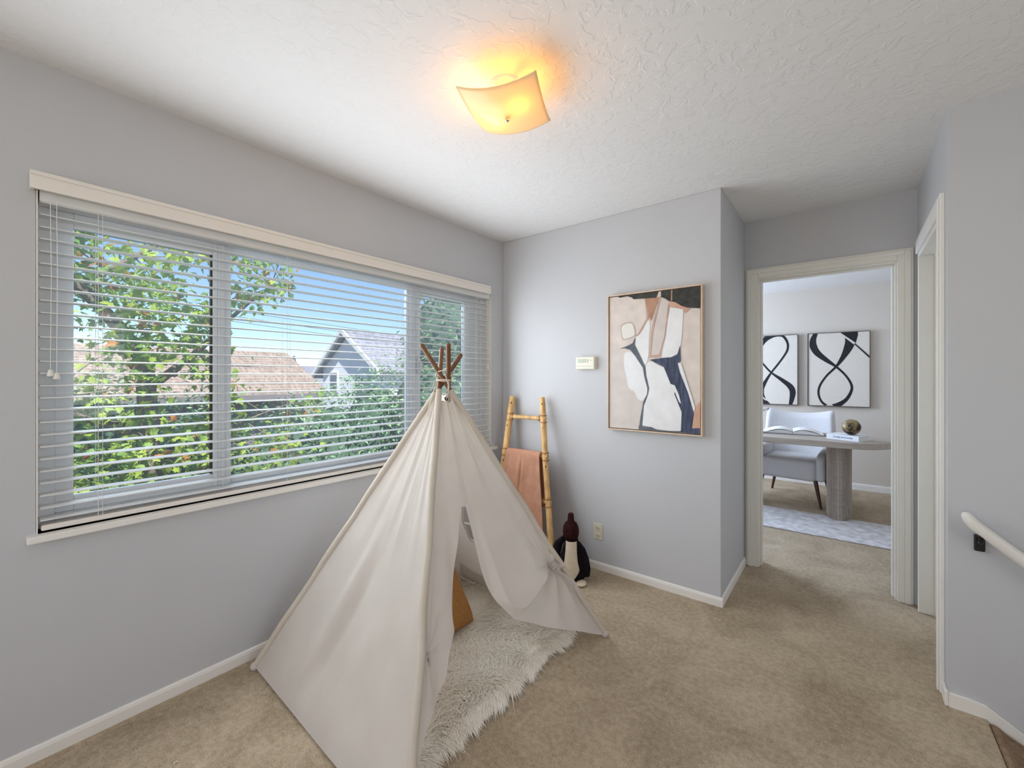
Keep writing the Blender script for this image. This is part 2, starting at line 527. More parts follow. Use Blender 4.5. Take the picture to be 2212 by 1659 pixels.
struct('wall_stair', st_, M['wall'])
struct('wall_stairwell', MB().box(0.43, 2.7, 1.37, 1.45, -1.7, -0.12), M['wall'])
# study shell
struct('wall_study_back', MB().box(-3.1, 1.42, 6.5, 6.62, 0, ZC), M['wall_study'])
struct('wall_study_right', MB().box(1.3, 1.42, 3.54, 6.5, 0, ZC), M['wall_study'])
sl = MB()
sl.box(-3.1, -3.0, 3.54, 4.3, 0, ZC); sl.box(-3.1, -3.0, 6.1, 6.5, 0, ZC)
sl.box(-3.1, -3.0, 4.3, 6.1, 0, 0.9); sl.box(-3.1, -3.0, 4.3, 6.1, 2.2, ZC)
struct('wall_study_left', sl, M['wall_study'])

# stairs going down beside the right wall
ss = MB()
ss.prism([(0.43, 0.0), (0.455, -0.006), (0.475, -0.022), (0.60, -0.085), (0.63, -0.10), (0.63, -0.30), (0.43, -0.30)], 'y', 1.45, YF - 0.013)
for i in range(6):
    ss.box(0.60 + 0.27 * i, 0.60 + 0.27 * (i + 1) + 0.02, 1.45, YF, -0.19 * (i + 1) - 0.22, -0.19 * (i + 1))
ss.box(2.0, 2.7, 1.45, YF, -1.72, -1.33)
struct('floor_stairs', ss, M['stair_carpet'], bevel=0.02)

# baseboards with a rounded top edge
def base_prof(h=0.052, t=0.012):
    return [(0, 0), (t, 0), (t, h * 0.72), (t * 0.75, h * 0.92), (t * 0.35, h), (0, h)]
b = MB()
b.prism([(XL + u, v) for u, v in base_prof()], 'y', -2.2, YB)
struct('baseboard_left', b, M['white_trim'])
b = MB(); b.prism([(YB - u, v) for u, v in base_prof()], 'x', XL, -0.563)
struct('baseboard_back', b, M['white_trim'])
b = MB(); b.prism([(-0.575 + u, v) for u, v in base_prof()], 'y', YB, YD)
struct('baseboard_return', b, M['white_trim'])
b = MB()
b.prism([(XR, -0.02), (0.47, -0.10), (2.0, -1.2), (2.0, -0.96), (0.43, 0.05), (0.39, 0.056), (XR, 0.056)], 'y', YF - 0.013, YF)
struct('baseboard_right', b, M['white_trim'], bevel=0.003)
struct('baseboard_corner', MB().box(0.313, XR, YF - 0.013, 2.53, 0, 0.06), M['white_trim'], bevel=0.003)
b = MB(); b.prism([(6.5 - u, v) for u, v in base_prof(0.075)], 'x', -3.0, 1.3)
struct('baseboard_study', b, M['white_trim'])

# door casings and jambs
cs = MB()
def casing_bar(mb, x0, x1, z0, z1, y):
    mb.box(x0, x1, y - 0.016, y, z0, z1)
tr = MB()
tr.box(-0.562, DX0 + 0.012, YD - 0.014, YD, 0, 2.098); tr.box(DX1 - 0.008, 0.308, YD - 0.014, YD, 0, 2.098)
tr.box(DX0 + 0.012, DX1 - 0.008, YD - 0.014, YD, 2.032, 2.098)
tr.box(-0.552, -0.522, YD - 0.020, YD - 0.014, 0, 2.085); tr.box(0.27, 0.298, YD - 0.020, YD - 0.014, 0, 2.085)
tr.box(-0.522, 0.27, YD - 0.020, YD - 0.014, 2.062, 2.085)
struct('trim_1', tr, M['trim'], bevel=0.003)
jb = MB()
jb.box(DX0, DX0 + 0.018, YD, 3.54, 0, DZ); jb.box(DX1 - 0.018, DX1, YD, 3.54, 0, DZ); jb.box(DX0 + 0.018, DX1 - 0.018, YD, 3.54, DZ - 0.018, DZ)
jb.box(DX0 + 0.018, DX0 + 0.03, 3.46, 3.50, 0, DZ - 0.018); jb.box(DX1 - 0.03, DX1 - 0.018, 3.46, 3.50, 0, DZ - 0.018)
jb.box(DX0 + 0.03, DX1 - 0.03, 3.46, 3.50, DZ - 0.03, DZ - 0.018)
struct('trim_2', jb, M['trim'], bevel=0.002)
t3 = MB()
t3.box(0.309, XR, 2.53, 2.597, 0, 2.115); t3.box(0.309, XR, 2.597, 3.345, 2.04, 2.115)
t3.box(0.303, 0.309, 2.545, 2.575, 0, 2.10)
struct('trim_3', t3, M['white_trim'], bevel=0.003)
t4 = MB()
t4.box(XR - 0.004, 0.462, 3.325, 3.36, 0, 2.045); t4.box(XR - 0.004, 0.462, 2.585, 2.60, 0, 2.045); t4.box(XR - 0.004, 0.462, 2.60, 3.325, 2.02, 2.045)
t4.box(0.385, 0.425, 3.312, 3.325, 0, 2.02); t4.box(0.385, 0.425, 2.60, 3.312, 2.007, 2.02)
struct('trim_4', t4, M['trim'], bevel=0.002)
dr = MB()
dr.box(0.428, 0.462, 2.605, 3.318, 0.012, 2.008)
d2 = struct('door_2', dr, M['trim'], bevel=0.003)
MB().lathe([(0.026, 0), (0.026, 0.006), (0.011, 0.012), (0.011, 0.035), (0.027, 0.048), (0.027, 0.062), (0.012, 0.072)], 16).xf(
    Matrix.Translation((0.428, 2.68, 0.95)) @ Matrix.Rotation(-PI / 2, 4, 'Y')).build('door_knob', M['nickel'], d2)

# ------------------------------------------------------------------ window, sill, frame
wf = MB()
FX0, FX1 = -2.352, -2.288
def ring(mb, x0, x1, y0, y1, z0, z1, wy, wz, wy2=None):
    wy2 = wy2 or wy
    mb.box(x0, x1, y0, y0 + wy, z0, z1); mb.box(x0, x1, y1 - wy2, y1, z0, z1)
    mb.box(x0, x1, y0 + wy, y1 - wy2, z0, z0 + wz); mb.box(x0, x1, y0 + wy, y1 - wy2, z1 - wz, z1)
ring(wf, FX0, FX1, WY0, WY1, WZ0, WZ1, 0.05, 0.045)
w1 = struct('window_1', wf, M['vinyl'], bevel=0.004)
mu = MB(); mu.box(FX0, -2.296, 0.705, 0.752, 0.832, 1.955); mu.box(-2.296, -2.288, 0.716, 0.730, 0.832, 1.955)
mu.build('mullion', M['vinyl'], w1, bevel=0.003)
mu = MB(); mu.box(FX0, -2.296, 1.812, 1.86, 0.832, 1.955); mu.box(-2.296, -2.288, 1.832, 1.848, 0.832, 1.955)
mu.build('mullion', M['vinyl'], w1, bevel=0.003)
sa = MB(); ring(sa, -2.335, -2.30, 0.185, 0.705, 0.832, 1.955, 0.05, 0.055, 0.02); sa.build('sash', M['vinyl'], w1, bevel=0.003)
sa = MB(); ring(sa, -2.335, -2.30, 1.86, 2.498, 0.832, 1.955, 0.04, 0.055, 0.17); sa.build('sash', M['vinyl'], w1, bevel=0.003)
sa = MB(); ring(sa, -2.345, -2.315, 0.752, 1.812, 0.832, 1.955, 0.012, 0.022); sa.build('glazing_bead', M['vinyl'], w1, bevel=0.002)
gk = MB(); gk.box(-2.318, -2.306, 0.676, 0.686, 0.89, 1.90); gk.build('seal_strip', M['slot'], w1)
for (y0, y1, z0, z1) in ((0.235, 0.685, 0.887, 1.90), (0.764, 1.80, 0.854, 1.933), (1.90, 2.328, 0.887, 1.90)):
    MB().box(-2.324, -2.320, y0, y1, z0, z1).build('glass_pane', M['glass'], w1)
la = MB(); la.box(-2.30, -2.284, 1.866, 1.892, 1.36, 1.46); la.tube([(-2.284, 1.879, 1.44), (-2.268, 1.879, 1.43), (-2.262, 1.879, 1.385)], [0.008, 0.007, 0.006], 8)
la.build('latch', M['vinyl'], w1, bevel=0.003)
si = MB(); si.box(-2.288, -2.185, 0.112, 2.592, 0.762, 0.787)
struct('trim_5', si, M['white_trim'], bevel=0.004)
rl = MB()
rl.box(-2.352, XL, WY0 - 0.001, WY0 + 0.004, WZ0, WZ1); rl.box(-2.352, XL, WY1 - 0.004, WY1 + 0.001, WZ0, WZ1); rl.box(-2.352, XL, WY0, WY1, WZ1 - 0.004, WZ1 + 0.001)
struct('trim_6', rl, M['white_trim'])
# glazing out of view: openings added for both fill lamps, plus the study window
for i, (args, ax) in enumerate((((-1.85, 0.65, -2.28, -2.25, 0.78, 2.12), 'y'), ((2.65, 2.68, -0.85, 1.25, 0.82, 2.18), 'x'), ((-3.08, -3.05, 4.3, 6.1, 0.9, 2.2), 'x'))):
    x0, x1, y0, y1, z0, z1 = args
    r = MB()
    if ax == 'x':
        ring(r, x0, x1, y0, y1, z0, z1, 0.05, 0.05); r.box(x0, x1, (y0 + y1) / 2 - 0.02, (y0 + y1) / 2 + 0.02, z0 + 0.05, z1 - 0.05)
        g = MB().box((x0 + x1) / 2 - 0.002, (x0 + x1) / 2 + 0.002, y0 + 0.05, y1 - 0.05, z0 + 0.05, z1 - 0.05)
    else:
        r.box(x0, x0 + 0.05, y0, y1, z0, z1); r.box(x1 - 0.05, x1, y0, y1, z0, z1); r.box(x0 + 0.05, x1 - 0.05, y0, y1, z0, z0 + 0.05); r.box(x0 + 0.05, x1 - 0.05, y0, y1, z1 - 0.05, z1)
        r.box((x0 + x1) / 2 - 0.02, (x0 + x1) / 2 + 0.02, y0, y1, z0 + 0.05, z1 - 0.05)
        g = MB().box(x0 + 0.05, x1 - 0.05, (y0 + y1) / 2 - 0.002, (y0 + y1) / 2 + 0.002, z0 + 0.05, z1 - 0.05)
    w = struct('window_%d' % (i + 2), r, M['vinyl'], bevel=0.003)
    g.build('glass_pane', M['glass'], w)

# ------------------------------------------------------------------ venetian blind
bl = thing('window_blind', 'long white horizontal-slat blind filling the wide window on the left wall', 'blind', (-2.25, 1.34, 0.79))
va = MB(); va.box(-2.196, -2.184, 0.119, 2.507, 1.984, 2.046); va.box(-2.219, -2.196, 0.119, 0.129, 1.984, 2.046); va.box(-2.219, -2.196, 2.497, 2.507, 1.984, 2.046)
va.box(-2.184, -2.181, 0.119, 2.507, 2.030, 2.034)
va.build('valance', M['valance'], bl, bevel=0.002)
hr = MB(); hr.box(-2.278, -2.224, 0.143, 2.535, 1.955, 1.998); hr.build('head_rail', M['slat'], bl, bevel=0.002)
sm = MB()
prof = [(-0.027, -0.0018), (-0.014, 0.0006), (0, 0.0015), (0.014, 0.0006), (0.027, -0.0018)]
top = [(u, v + 0.0014) for u, v in prof]; bot = [(u, v - 0.0014) for u, v in prof[::-1]]
sm.prism(top + bot, 'y', -1.195, 1.195)
slat0 = sm.build('slat', M['slat'], bl)
slat0.location = (0, 0, 0)
zs = [0.832 + 0.0432 * i for i in range(27)]
for i, z in enumerate(zs):
    o = slat0 if i == 0 else share(slat0, 'slat', bl)
    o.matrix_parent_inverse = Matrix()
    o.location = (0.0, 0.0, z - 0.79 + random.uniform(-0.0008, 0.0008))
    o.rotation_euler = (random.uniform(-0.0006, 0.0006), math.radians(1.5 + random.uniform(-0.8, 0.8)), 0)
br = MB(); br.box(-2.278, -2.222, 0.147, 2.532, 0.793, 0.812); br.build('bottom_rail', M['valance'], bl, bevel=0.004)
for y in (0.292, 0.983, 1.69, 2.37):
    c = MB()
    for dx in (-0.2215, -0.2785 + 0.0):
        c.tube([(-2.0 + dx, y, 0.812), (-2.0 + dx, y, 1.956)], 0.0009, 5)
    c.tube([(-2.2205, y + 0.012, 0.812), (-2.2205, y + 0.012, 1.956)], 0.0008, 5)
    c.build('ladder_cord', M['slat'], bl)
def tassel(y, zt):
    c = MB(); c.tube([(-2.205, y, zt), (-2.206, y + 0.002, 1.7), (-2.21, y, 1.984)], 0.0011, 5)
    o = c.build('pull_cord', M['slat'], bl)
    MB().lathe([(0.002, 0.024), (0.006, 0.023), (0.0085, 0.008), (0.0095, 0.002), (0.008, 0.0)], 12, centre=(-2.205, y, zt - 0.024)).build('tassel', M['white_trim'], o)
tassel(0.168, 1.362); tassel(0.183, 1.352); tassel(2.492, 1.425)

# ------------------------------------------------------------------ ceiling light
LC = Vector((-1.012, 1.254, 0))
cl = thing('ceiling_light', 'square bent-glass ceiling lamp glowing warm yellow over the play tent', 'ceiling light', (LC.x, LC.y, ZC))
MB().lathe([(0.066, 0.0), (0.066, -0.006), (0.058, -0.016), (0.030, -0.020)], 32, centre=(LC.x, LC.y, ZC)).build('canopy', M['white_trim'], cl)
MB().tube([(LC.x, LC.y, ZC - 0.02), (LC.x, LC.y, 2.318)], 0.004, 10).build('stem', M['nickel'], cl)
cor = [np.array(p) for p in ((-1.0915, 1.063, 2.370), (-0.8216, 1.174, 2.370), (-0.935, 1.437, 2.370), (-1.192, 1.341, 2.370))]
n = 25
G = np.zeros((n, n, 3))
for i in range(n):
    for j in range(n):
        u, v = i / (n - 1), j / (n - 1)
        p = (1 - u) * (1 - v) * cor[0] + u * (1 - v) * cor[1] + u * v * cor[2] + (1 - u) * v * cor[3]
        U, V = 2 * u - 1, 2 * v - 1
        p = p + np.array([0, 0, -0.028 * (1 - U * U) - 0.020 * (1 - V * V)])
        G[i, j] = p
def mat_lampglass():
    m, nt, N, L, p = new_mat('lamp_glass')
    tl = N.new('ShaderNodeBsdfTranslucent'); tl.inputs[0].default_value = (0.97, 0.90, 0.70, 1)
    p.inputs['Base Color'].default_value = (0.88, 0.78, 0.56, 1); p.inputs['Roughness'].default_value = 0.18
    mx = N.new('ShaderNodeMixShader'); mx.inputs[0].default_value = 0.48
    L.new(p.outputs[0], mx.inputs[1]); L.new(tl.outputs[0], mx.inputs[2]); L.new(mx.outputs[0], N['Material Output'].inputs[0])
    return m
MB().grid(G).build('glass_shade', mat_lampglass(), cl, solid=0.004)
MB().sphere((LC.x, LC.y, 2.312), 0.0085, n=14).build('finial', M['nickel'], cl)
for q, s_ in ((Vector((-0.045, 0.03, 0)), 1), (Vector((0.05, -0.02, 0)), 1)):
    a = LC + q
    so = MB().tube([(LC.x + q.x * 0.35, LC.y + q.y * 0.35, 2.402), (a.x, a.y, 2.398)], 0.012, 12).build('lamp_socket', M['white_trim'], cl)
    d = q.normalized()
    bb = MB(); bb.tube([a + Vector((0, 0, 2.392)) + d * t for t in (0, 0.012, 0.03, 0.048, 0.06)], [0.011, 0.014, 0.021, 0.018, 0.005], 14)
    bb.build('bulb', mat_emit('bulb_glow', (1.0, 0.60, 0.20), 1.2), cl)
# the lamp's own light
light('lamp_glow', 'POINT', (LC.x - 0.085, LC.y + 0.0, 2.345), 1.8, (1.0, 0.43, 0.045), radius=0.04)
light('lamp_glow_second', 'POINT', (LC.x + 0.07, LC.y - 0.02, 2.345), 1.2, (1.0, 0.43, 0.045), radius=0.04)

# ------------------------------------------------------------------ play tent
FL = np.array([-2.13, 0.787, 0]); FF = np.array([-0.95, 0.735, 0]); FR = np.array([-0.971, 2.018, 0]); FB = np.array([-2.125, 2.01, 0])
TOP = {'L': np.array([-1.470, 1.470, 1.450]), 'F': np.array([-1.625, 1.483, 1.490]), 'R': np.array([-1.592, 1.318, 1.495]), 'B': np.array([-1.420, 1.335, 1.490])}
FT = {'L': FL, 'F': FF, 'R': FR, 'B': FB}
tent = thing('play_tent', 'off-white canvas play tent on four wooden poles standing on the carpet', 'tent', (-1.545, 1.387, 0))
for k in 'FRLB':
    a, bb = FT[k], TOP[k]
    d = (bb - a) / np.linalg.norm(bb - a)
    ln = np.linalg.norm(bb - a)
    pts = [a + d * t for t in (0.035, ln - 0.012, ln - 0.004, ln)]
    MB().tube(pts, [0.0112, 0.0112, 0.0095, 0.004], 14).build('pole', M['pole'], tent)
HS = 1.262      # height of the canvas rim
def edge(k, z):
    a, bb = FT[k], TOP[k]
    return a + (bb - a) * (z / bb[2])
for k in 'FRLB':
    pts = [edge(k, z) for z in np.linspace(0.012, HS + (0.012 if k in 'FR' else 0.0), 14)]
    pts = [p + 0.0025 * np.array([math.sin(i * 2.1), math.cos(i * 1.7), 0]) for i, p in enumerate(pts)]
    sv = MB().tube(pts, [0.0148] * 13 + [0.0142], 14, cap=False)
    sv.build('pole_sleeve', M['sleeve'], tent)
    MB().sphere(tuple(edge(k, 0.016)), 0.0185, n=12).build('pole_foot', M['canvas'], tent)

def panel_pos(k0, k1, s, h):
    """s, h arrays -> points on the panel between poles k0 and k1 (h 0 floor .. 1 rim)"""
    s = np.asarray(s)[..., None]; h = np.asarray(h)[..., None]
    z = h * HS
    a = FT[k0] + (TOP[k0] - FT[k0]) * (z / TOP[k0][2])
    bb = FT[k1] + (TOP[k1] - FT[k1]) * (z / TOP[k1][2])
    return a + (bb - a) * s
def panel_normal(k0, k1):
    a, bb, c = FT[k0], FT[k1], np.array([-1.545, 1.387, 1.3])
    nn = np.cross(bb - a, c - a); nn /= np.linalg.norm(nn)
    out = (a + bb) / 2 - np.array([-1.545, 1.387, 0])
    return nn if nn @ out > 0 else -nn
def to_h(z13):          # measured heights are fractions of a 1.33 m apex
    return z13 * 1.33 / HS

# left panel (L-F): pleats that fan out from the top
def pleat(s, h, k=7.0, amp=0.016, ph=0.0):
    env = np.sin(PI * np.clip(s, 0, 1)) ** 0.7
    rip = 0.55 * np.sin(2 * PI * (k * s + 0.35 * np.sin(3 * h) + ph)) + 0.22 * np.sin(2 * PI * (1.7 * k * s + 0.2 + 0.5 * h)) + 0.05 * np.sin(2 * PI * (3.1 * k * s + 0.9 * h))
    return amp * env * rip
nu, nv = 130, 90
s_, h_ = np.meshgrid(np.linspace(0, 1, nu), np.linspace(0, 1, nv), indexing='ij')
h_ = 0.012 + h_ * 0.985
P = panel_pos('L', 'F', s_, h_)
N_ = panel_normal('L', 'F')
fade = smooth((h_ - 0.30) / 0.45) * (0.4 + 0.6 * (1 - h_)) * (0.35 + 0.65 * s_)
D_ = pleat(s_, h_, 5.0, 0.020) * fade
D_ += -0.035 * np.sin(PI * s_) * np.sin(PI * np.clip(h_, 0, 1)) ** 0.8           # hangs inwards a little
D_ += 0.022 * np.exp(-((s_ - 0.33 - 0.12 * (h_ - 0.3)) / 0.05) ** 2) * smooth((0.62 - h_) / 0.3)
D_ += -0.018 * np.exp(-((s_ - 0.40 - 0.22 * (h_ - 0.25)) / 0.035) ** 2) * smooth((0.50 - h_) / 0.2)
D_ += 0.018 * np.exp(-((s_ - 0.62 + 0.25 * (0.3 - h_)) / 0.06) ** 2) * smooth((0.42 - h_) / 0.25)
D_ += 0.012 * np.exp(-((s_ - 0.80) / 0.05) ** 2) * smooth((0.32 - h_) / 0.2)
D_ = D_ * smooth((h_ - 0.005) / 0.16)
P = P + N_ * D_[..., None]
MB().grid(P).build('canvas_panel', M['canvas'], tent)

# wall-side panel (L-B) and rear panel (B-R) with an arched opening
s_, h_ = np.meshgrid(np.linspace(0, 1, 40), np.linspace(0.012, 0.99, 40), indexing='ij')
P = panel_pos('L', 'B', s_, h_) + panel_normal('L', 'B') * (pleat(s_, h_, 4, 0.008) - 0.02 * np.sin(PI * s_) * np.sin(PI * h_))[..., None]
MB().grid(P).build('canvas_panel', M['canvas'], tent)
nu, nv = 130, 140
s_, h_ = np.meshgrid(np.linspace(0, 1, nu), np.linspace(0.012, 0.99, nv), indexing='ij')
NB = panel_normal('B', 'R')
def backdisp(s, h):
    return 0.006 * np.sin(2 * PI * (3 * s + 0.4 * h)) * np.sin(PI * s) - 0.015 * np.sin(PI * s) * np.sin(PI * h)
P = panel_pos('B', 'R', s_, h_) + NB * backdisp(s_, h_)[..., None]
# opening outline in (s, h): flat-bottomed shape with rounded lower corners and an arched head
ho = [(0.175, 0.405), (0.180, 0.378), (0.205, 0.345), (0.225, 0.305), (0.262, 0.291), (0.32, 0.290), (0.50, 0.290), (0.66, 0.292), (0.73, 0.305), (0.78, 0.350), (0.80, 0.42), (0.78, 0.50), (0.70, 0.575), (0.5, 0.60), (0.30, 0.57), (0.21, 0.50)]
hole = np.array(curve_pts(ho, 5))
def inside(px, py, poly):
    x, y = poly[:, 0], poly[:, 1]; c = np.zeros(px.shape, bool); j = len(poly) - 1
    for i in range(len(poly)):
        cond = ((y[i] > py) != (y[j] > py)) & (px < (x[j] - x[i]) * (py - y[i]) / (y[j] - y[i] + 1e-12) + x[i])
        c ^= cond; j = i
    return c
sc, hc = (s_[:-1, :-1] + s_[1:, 1:]) / 2, (h_[:-1, :-1] + h_[1:, 1:]) / 2
keep = ~inside(sc, hc, hole)
MB().grid(P, keep=keep).build('canvas_panel', M['canvas'], tent)
loop = panel_pos('B', 'R', hole[:, 0], hole[:, 1]) + NB * backdisp(hole[:, 0], hole[:, 1])[:, None]
tb = MB(); tb.tube([tuple(p) for p in loop] + [tuple(loop[0])], 0.006, 8, cap=False)
tb.build('opening_binding', M['canvas'], tent)
bar_s = np.linspace(0.19, 0.79, 14)
tb = MB(); bp_ = panel_pos('B', 'R', bar_s, np.full(14, 0.378) + 0.01 * np.sin(bar_s * 6)) + NB * backdisp(bar_s, np.full(14, 0.378))[:, None]
tb.tube([tuple(p) for p in bp_], 0.006, 8); tb.build('crossbar_tape', M['canvas'], tent)
# pocket on the rear panel
s2, h2 = np.meshgrid(np.linspace(0.10, 0.62, 30), np.linspace(0.02, 1, 12), indexing='ij')
hp = 0.02 + h2 * (0.125 - 0.02 - 0.015 * np.sin(PI * (s2 - 0.1) / 0.52))
P = panel_pos('B', 'R', s2, hp) + NB * (backdisp(s2, hp) - 0.012 - 0.014 * np.sin(PI * (s2 - 0.1) / 0.52) * h2)[..., None]
MB().grid(P).build('pocket', M['canvas'], tent)

# front panel (F-R): a closed top, a hanging left flap and a right flap tied back to its pole
NFR = panel_normal('F', 'R')
TR = (0.925, to_h(0.305))        # where the right flap is tied
TLf = (0.03, to_h(0.290))        # where the left flap is gathered
lip = np.array(curve_pts([(0.470, to_h(0.300)), (0.515, to_h(0.262)), (0.578, to_h(0.238)), (0.64, to_h(0.238)), (0.71, to_h(0.252)), (0.834, to_h(0.283)), (0.90, to_h(0.30))], 6, closed=False))
def frontdisp(s, h):
    s = np.asarray(s, float); h = np.asarray(h, float)
    d = 0.011 * np.sin(2 * PI * (3.3 * s + 0.15)) * smooth((h - 0.45) / 0.4) * np.sin(PI * np.clip(s, 0, 1)) ** 0.6
    d += 0.006 * np.sin(2 * PI * (7.5 * s + 0.4)) * smooth((h - 0.6) / 0.35) * np.sin(PI * np.clip(s, 0, 1)) ** 0.6
    d += -0.02 * np.sin(PI * np.clip(s, 0, 1)) * np.sin(PI * np.clip(h, 0, 1))
    # folds that run into the right tie
    ds, dh = (s - TR[0]) * 1.0, (h - TR[1]) * 1.05
    r = np.sqrt(ds ** 2 + dh ** 2) + 1e-6
    ang = np.arctan2(ds, -dh)
    below = smooth((TR[1] + 0.05 - h) / 0.08) * smooth((s - 0.40) / 0.1)
    d += 0.020 * below * np.cos(ang * 9.0 + 0.6) * np.exp(-((r - 0.10) / 0.10) ** 2)
    d += 0.010 * below * np.cos(ang * 19.0) * np.exp(-(r / 0.09) ** 2)
    d += -0.022 * np.exp(-(r / 0.025) ** 2)
    up = smooth((h - TR[1]) / 0.05)
    d += 0.006 * up * np.cos(ang * 15.0) * np.exp(-(r / 0.10) ** 2)
    # the upper cloth sags over the tied-up hem: a ledge along the lip
    hl = np.interp(s, lip[:, 0], lip[:, 1])
    inl = smooth((s - 0.46) / 0.05) * smooth((0.90 - s) / 0.12)
    over = h - hl
    d += 0.045 * inl * smooth(over / 0.018) * np.exp(-np.clip(over, 0, 1) / 0.16)
    # folds of the left flap
    dl = np.sqrt(((s - TLf[0])) ** 2 + ((h - TLf[1]) * 1.05) ** 2)
    la = np.arctan2(s - TLf[0], h - TLf[1])
    lf = smooth((0.36 - s) / 0.1) * smooth((0.62 - h) / 0.15)
    d += 0.006 * lf * np.cos(la * 9) * np.exp(-((dl - 0.06) / 0.09) ** 2)
    d += 0.007 * lf * np.sin(2 * PI * (s * 7.0 + 0.5 * h)) * smooth((h - 0.1) / 0.2) * np.clip(s / 0.1, 0, 1)
    return d
HSL = to_h(0.584)
sl_, sr_ = 0.340, 0.402
nu, nv = 110, 60
s_, h_ = np.meshgrid(np.linspace(0, 1, nu), np.linspace(HSL, 0.985, nv), indexing='ij')
# cloth rim dips between the poles
rimdip = 1 - 0.022 * np.sin(PI * s_) * smooth((h_ - 0.8) / 0.2)
h2 = h_ * rimdip
P = panel_pos('F', 'R', s_, h2) + NFR * frontdisp(s_, h2)[..., None]
MB().grid(P).build('canvas_panel', M['canvas'], tent)
def coons(top, bottom, left, right, nu, nv):
    """boundary curves in (s,h); top/bottom run left->right, left/right run top->bottom"""
    T, Bm, Lf, Rg = resample(top, nu), resample(bottom, nu), resample(left, nv), resample(right, nv)
    u = np.linspace(0, 1, nu)[:, None, None]; v = np.linspace(0, 1, nv)[None, :, None]
    C = (1 - v) * T[:, None] + v * Bm[:, None] + (1 - u) * Lf[None] + u * Rg[None]
    C -= (1 - u) * (1 - v) * T[0] + u * (1 - v) * T[-1] + (1 - u) * v * Bm[0] + u * v * Bm[-1]
    return C
lb = [(sl_, HSL)] + [(a, to_h(c)) for a, c in ((0.300, 0.540), (0.262, 0.492), (0.217, 0.425), (0.188, 0.371), (0.175, 0.329), (0.182, 0.302), (0.165, 0.284), (0.133, 0.240), (0.125, 0.219), (0.088, 0.195), (0.060, 0.170), (0.028, 0.132), (0.014, 0.061), (0.012, 0.02))]
C = coons([(0, HSL), (sl_, HSL)], [(0, 0.015), (0.012, to_h(0.02))], [(0, HSL), (0, 0.015)], curve_pts(lb, 5, closed=False), 40, 120)
P = panel_pos('F', 'R', C[..., 0], C[..., 1]) + NFR * frontdisp(C[..., 0], C[..., 1])[..., None]
MB().grid(P).build('left_flap', M['canvas'], tent)
rb = [(sr_, HSL)] + [(a, to_h(c)) for a, c in ((0.412, 0.529), (0.417, 0.470), (0.421, 0.395), (0.434, 0.352), (0.460, 0.312), (0.503, 0.272), (0.545, 0.233))]
hem = [(0.545, to_h(0.233)), (0.633, to_h(0.196)), (0.716, to_h(0.154)), (0.859, to_h(0.086)), (0.966, to_h(0.025)), (1.0, 0.012)]
C = coons([(sr_, HSL), (1, HSL)], curve_pts(hem, 5, closed=False), curve_pts(rb, 5, closed=False), [(1, HSL), (1, 0.012)], 150, 150)
P = panel_pos('F', 'R', C[..., 0], C[..., 1]) + NFR * frontdisp(C[..., 0], C[..., 1])[..., None]
MB().grid(P).build('right_flap', M['canvas'], tent)
# ties, rope and eyelet
tp = panel_pos('F', 'R', [TR[0]], [TR[1]])[0] + NFR * 0.002
kn = MB()
for i in range(5):
    a = 2 * PI * i / 5
    c0 = tp + NFR * 0.012
    ax = np.array([0, 0.9, 0.2]) * math.cos(a) + np.array([-0.3, 0, 0.9]) * math.sin(a)
    kn.tube([c0, c0 + ax * 0.012 + NFR * 0.008, c0 + ax * 0.022 + NFR * 0.002, c0 + ax * 0.012 - NFR * 0.006], 0.0035, 7)
kn.build('tie_ribbon', M['canvas'], tent)
tp = panel_pos('F', 'R', [0.02], [TLf[1]])[0] + NFR * 0.012
kn = MB()
for a in (-0.5, 0.3, 1.2):
    kn.tube([tp, tp + np.array([0.0, 0.014 * math.cos(a), 0.014 * math.sin(a)]), tp + np.array([0.004, 0.012, -0.03 + 0.012 * a])], 0.003, 6)
kn.build('tie_ribbon', M['canvas'], tent)
XC = np.array([-1.524, 1.404, 1.300])
rp = MB()
def wrap(z, r, tilt, ph, turns=1.0, n=26):
    return [XC + np.array([1.55 * r * math.cos(ph + 2 * PI * turns * i / n), r * math.sin(ph + 2 * PI * turns * i / n), z - 1.30 + tilt * math.cos(ph + 2 * PI * turns * i / n + 1.0)]) for i in range(n + 1)]
rp.tube(wrap(1.318, 0.027, 0.006, 0.0), 0.0028, 7)
rp.tube(wrap(1.325, 0.027, -0.008, 1.0), 0.0028, 7)
rp.tube(wrap(1.345, 0.031, 0.022, 2.0), 0.0028, 7)
eye = panel_pos('F', 'R', [0.40], [0.975])[0] + NFR * 0.006
rp.tube([XC + np.array([0.036, -0.002, 0.02]), XC + np.array([0.045, -0.01, -0.015]), eye + np.array([0.002, 0.0, 0.006]), eye], 0.0026, 7)
rp.tube([XC + np.array([0.03, -0.02, 0.05]), XC + np.array([0.042, -0.012, 0.0]), eye + np.array([0.006, 0.004, 0.01])], 0.0026, 7)
rp.tube([XC + np.array([-0.02, -0.036, 0.02]), XC + np.array([-0.035, -0.055, -0.03]), XC + np.array([-0.055, -0.075, -0.012]), XC + np.array([-0.05, -0.085, -0.035])], 0.0022, 6)
rp.tube([XC + np.array([-0.01, -0.036, 0.02]), XC + np.array([-0.015, -0.06, -0.05]), XC + np.array([-0.02, -0.075, -0.10]), XC + np.array([-0.018, -0.09, -0.15])], 0.0022, 6)
rp.build('rope', M['rope'], tent)
ey = MB()
ex = np.cross(NFR, [0, 0, 1]); ex /= np.linalg.norm(ex); ez = np.cross(ex, NFR)
ey.tube([eye + (ex * math.cos(a) + ez * math.sin(a)) * 0.0075 for a in np.linspace(0, 2 * PI, 20)], 0.0032, 8, cap=False)
ey.build('eyelet', M['metal_dark'], tent)

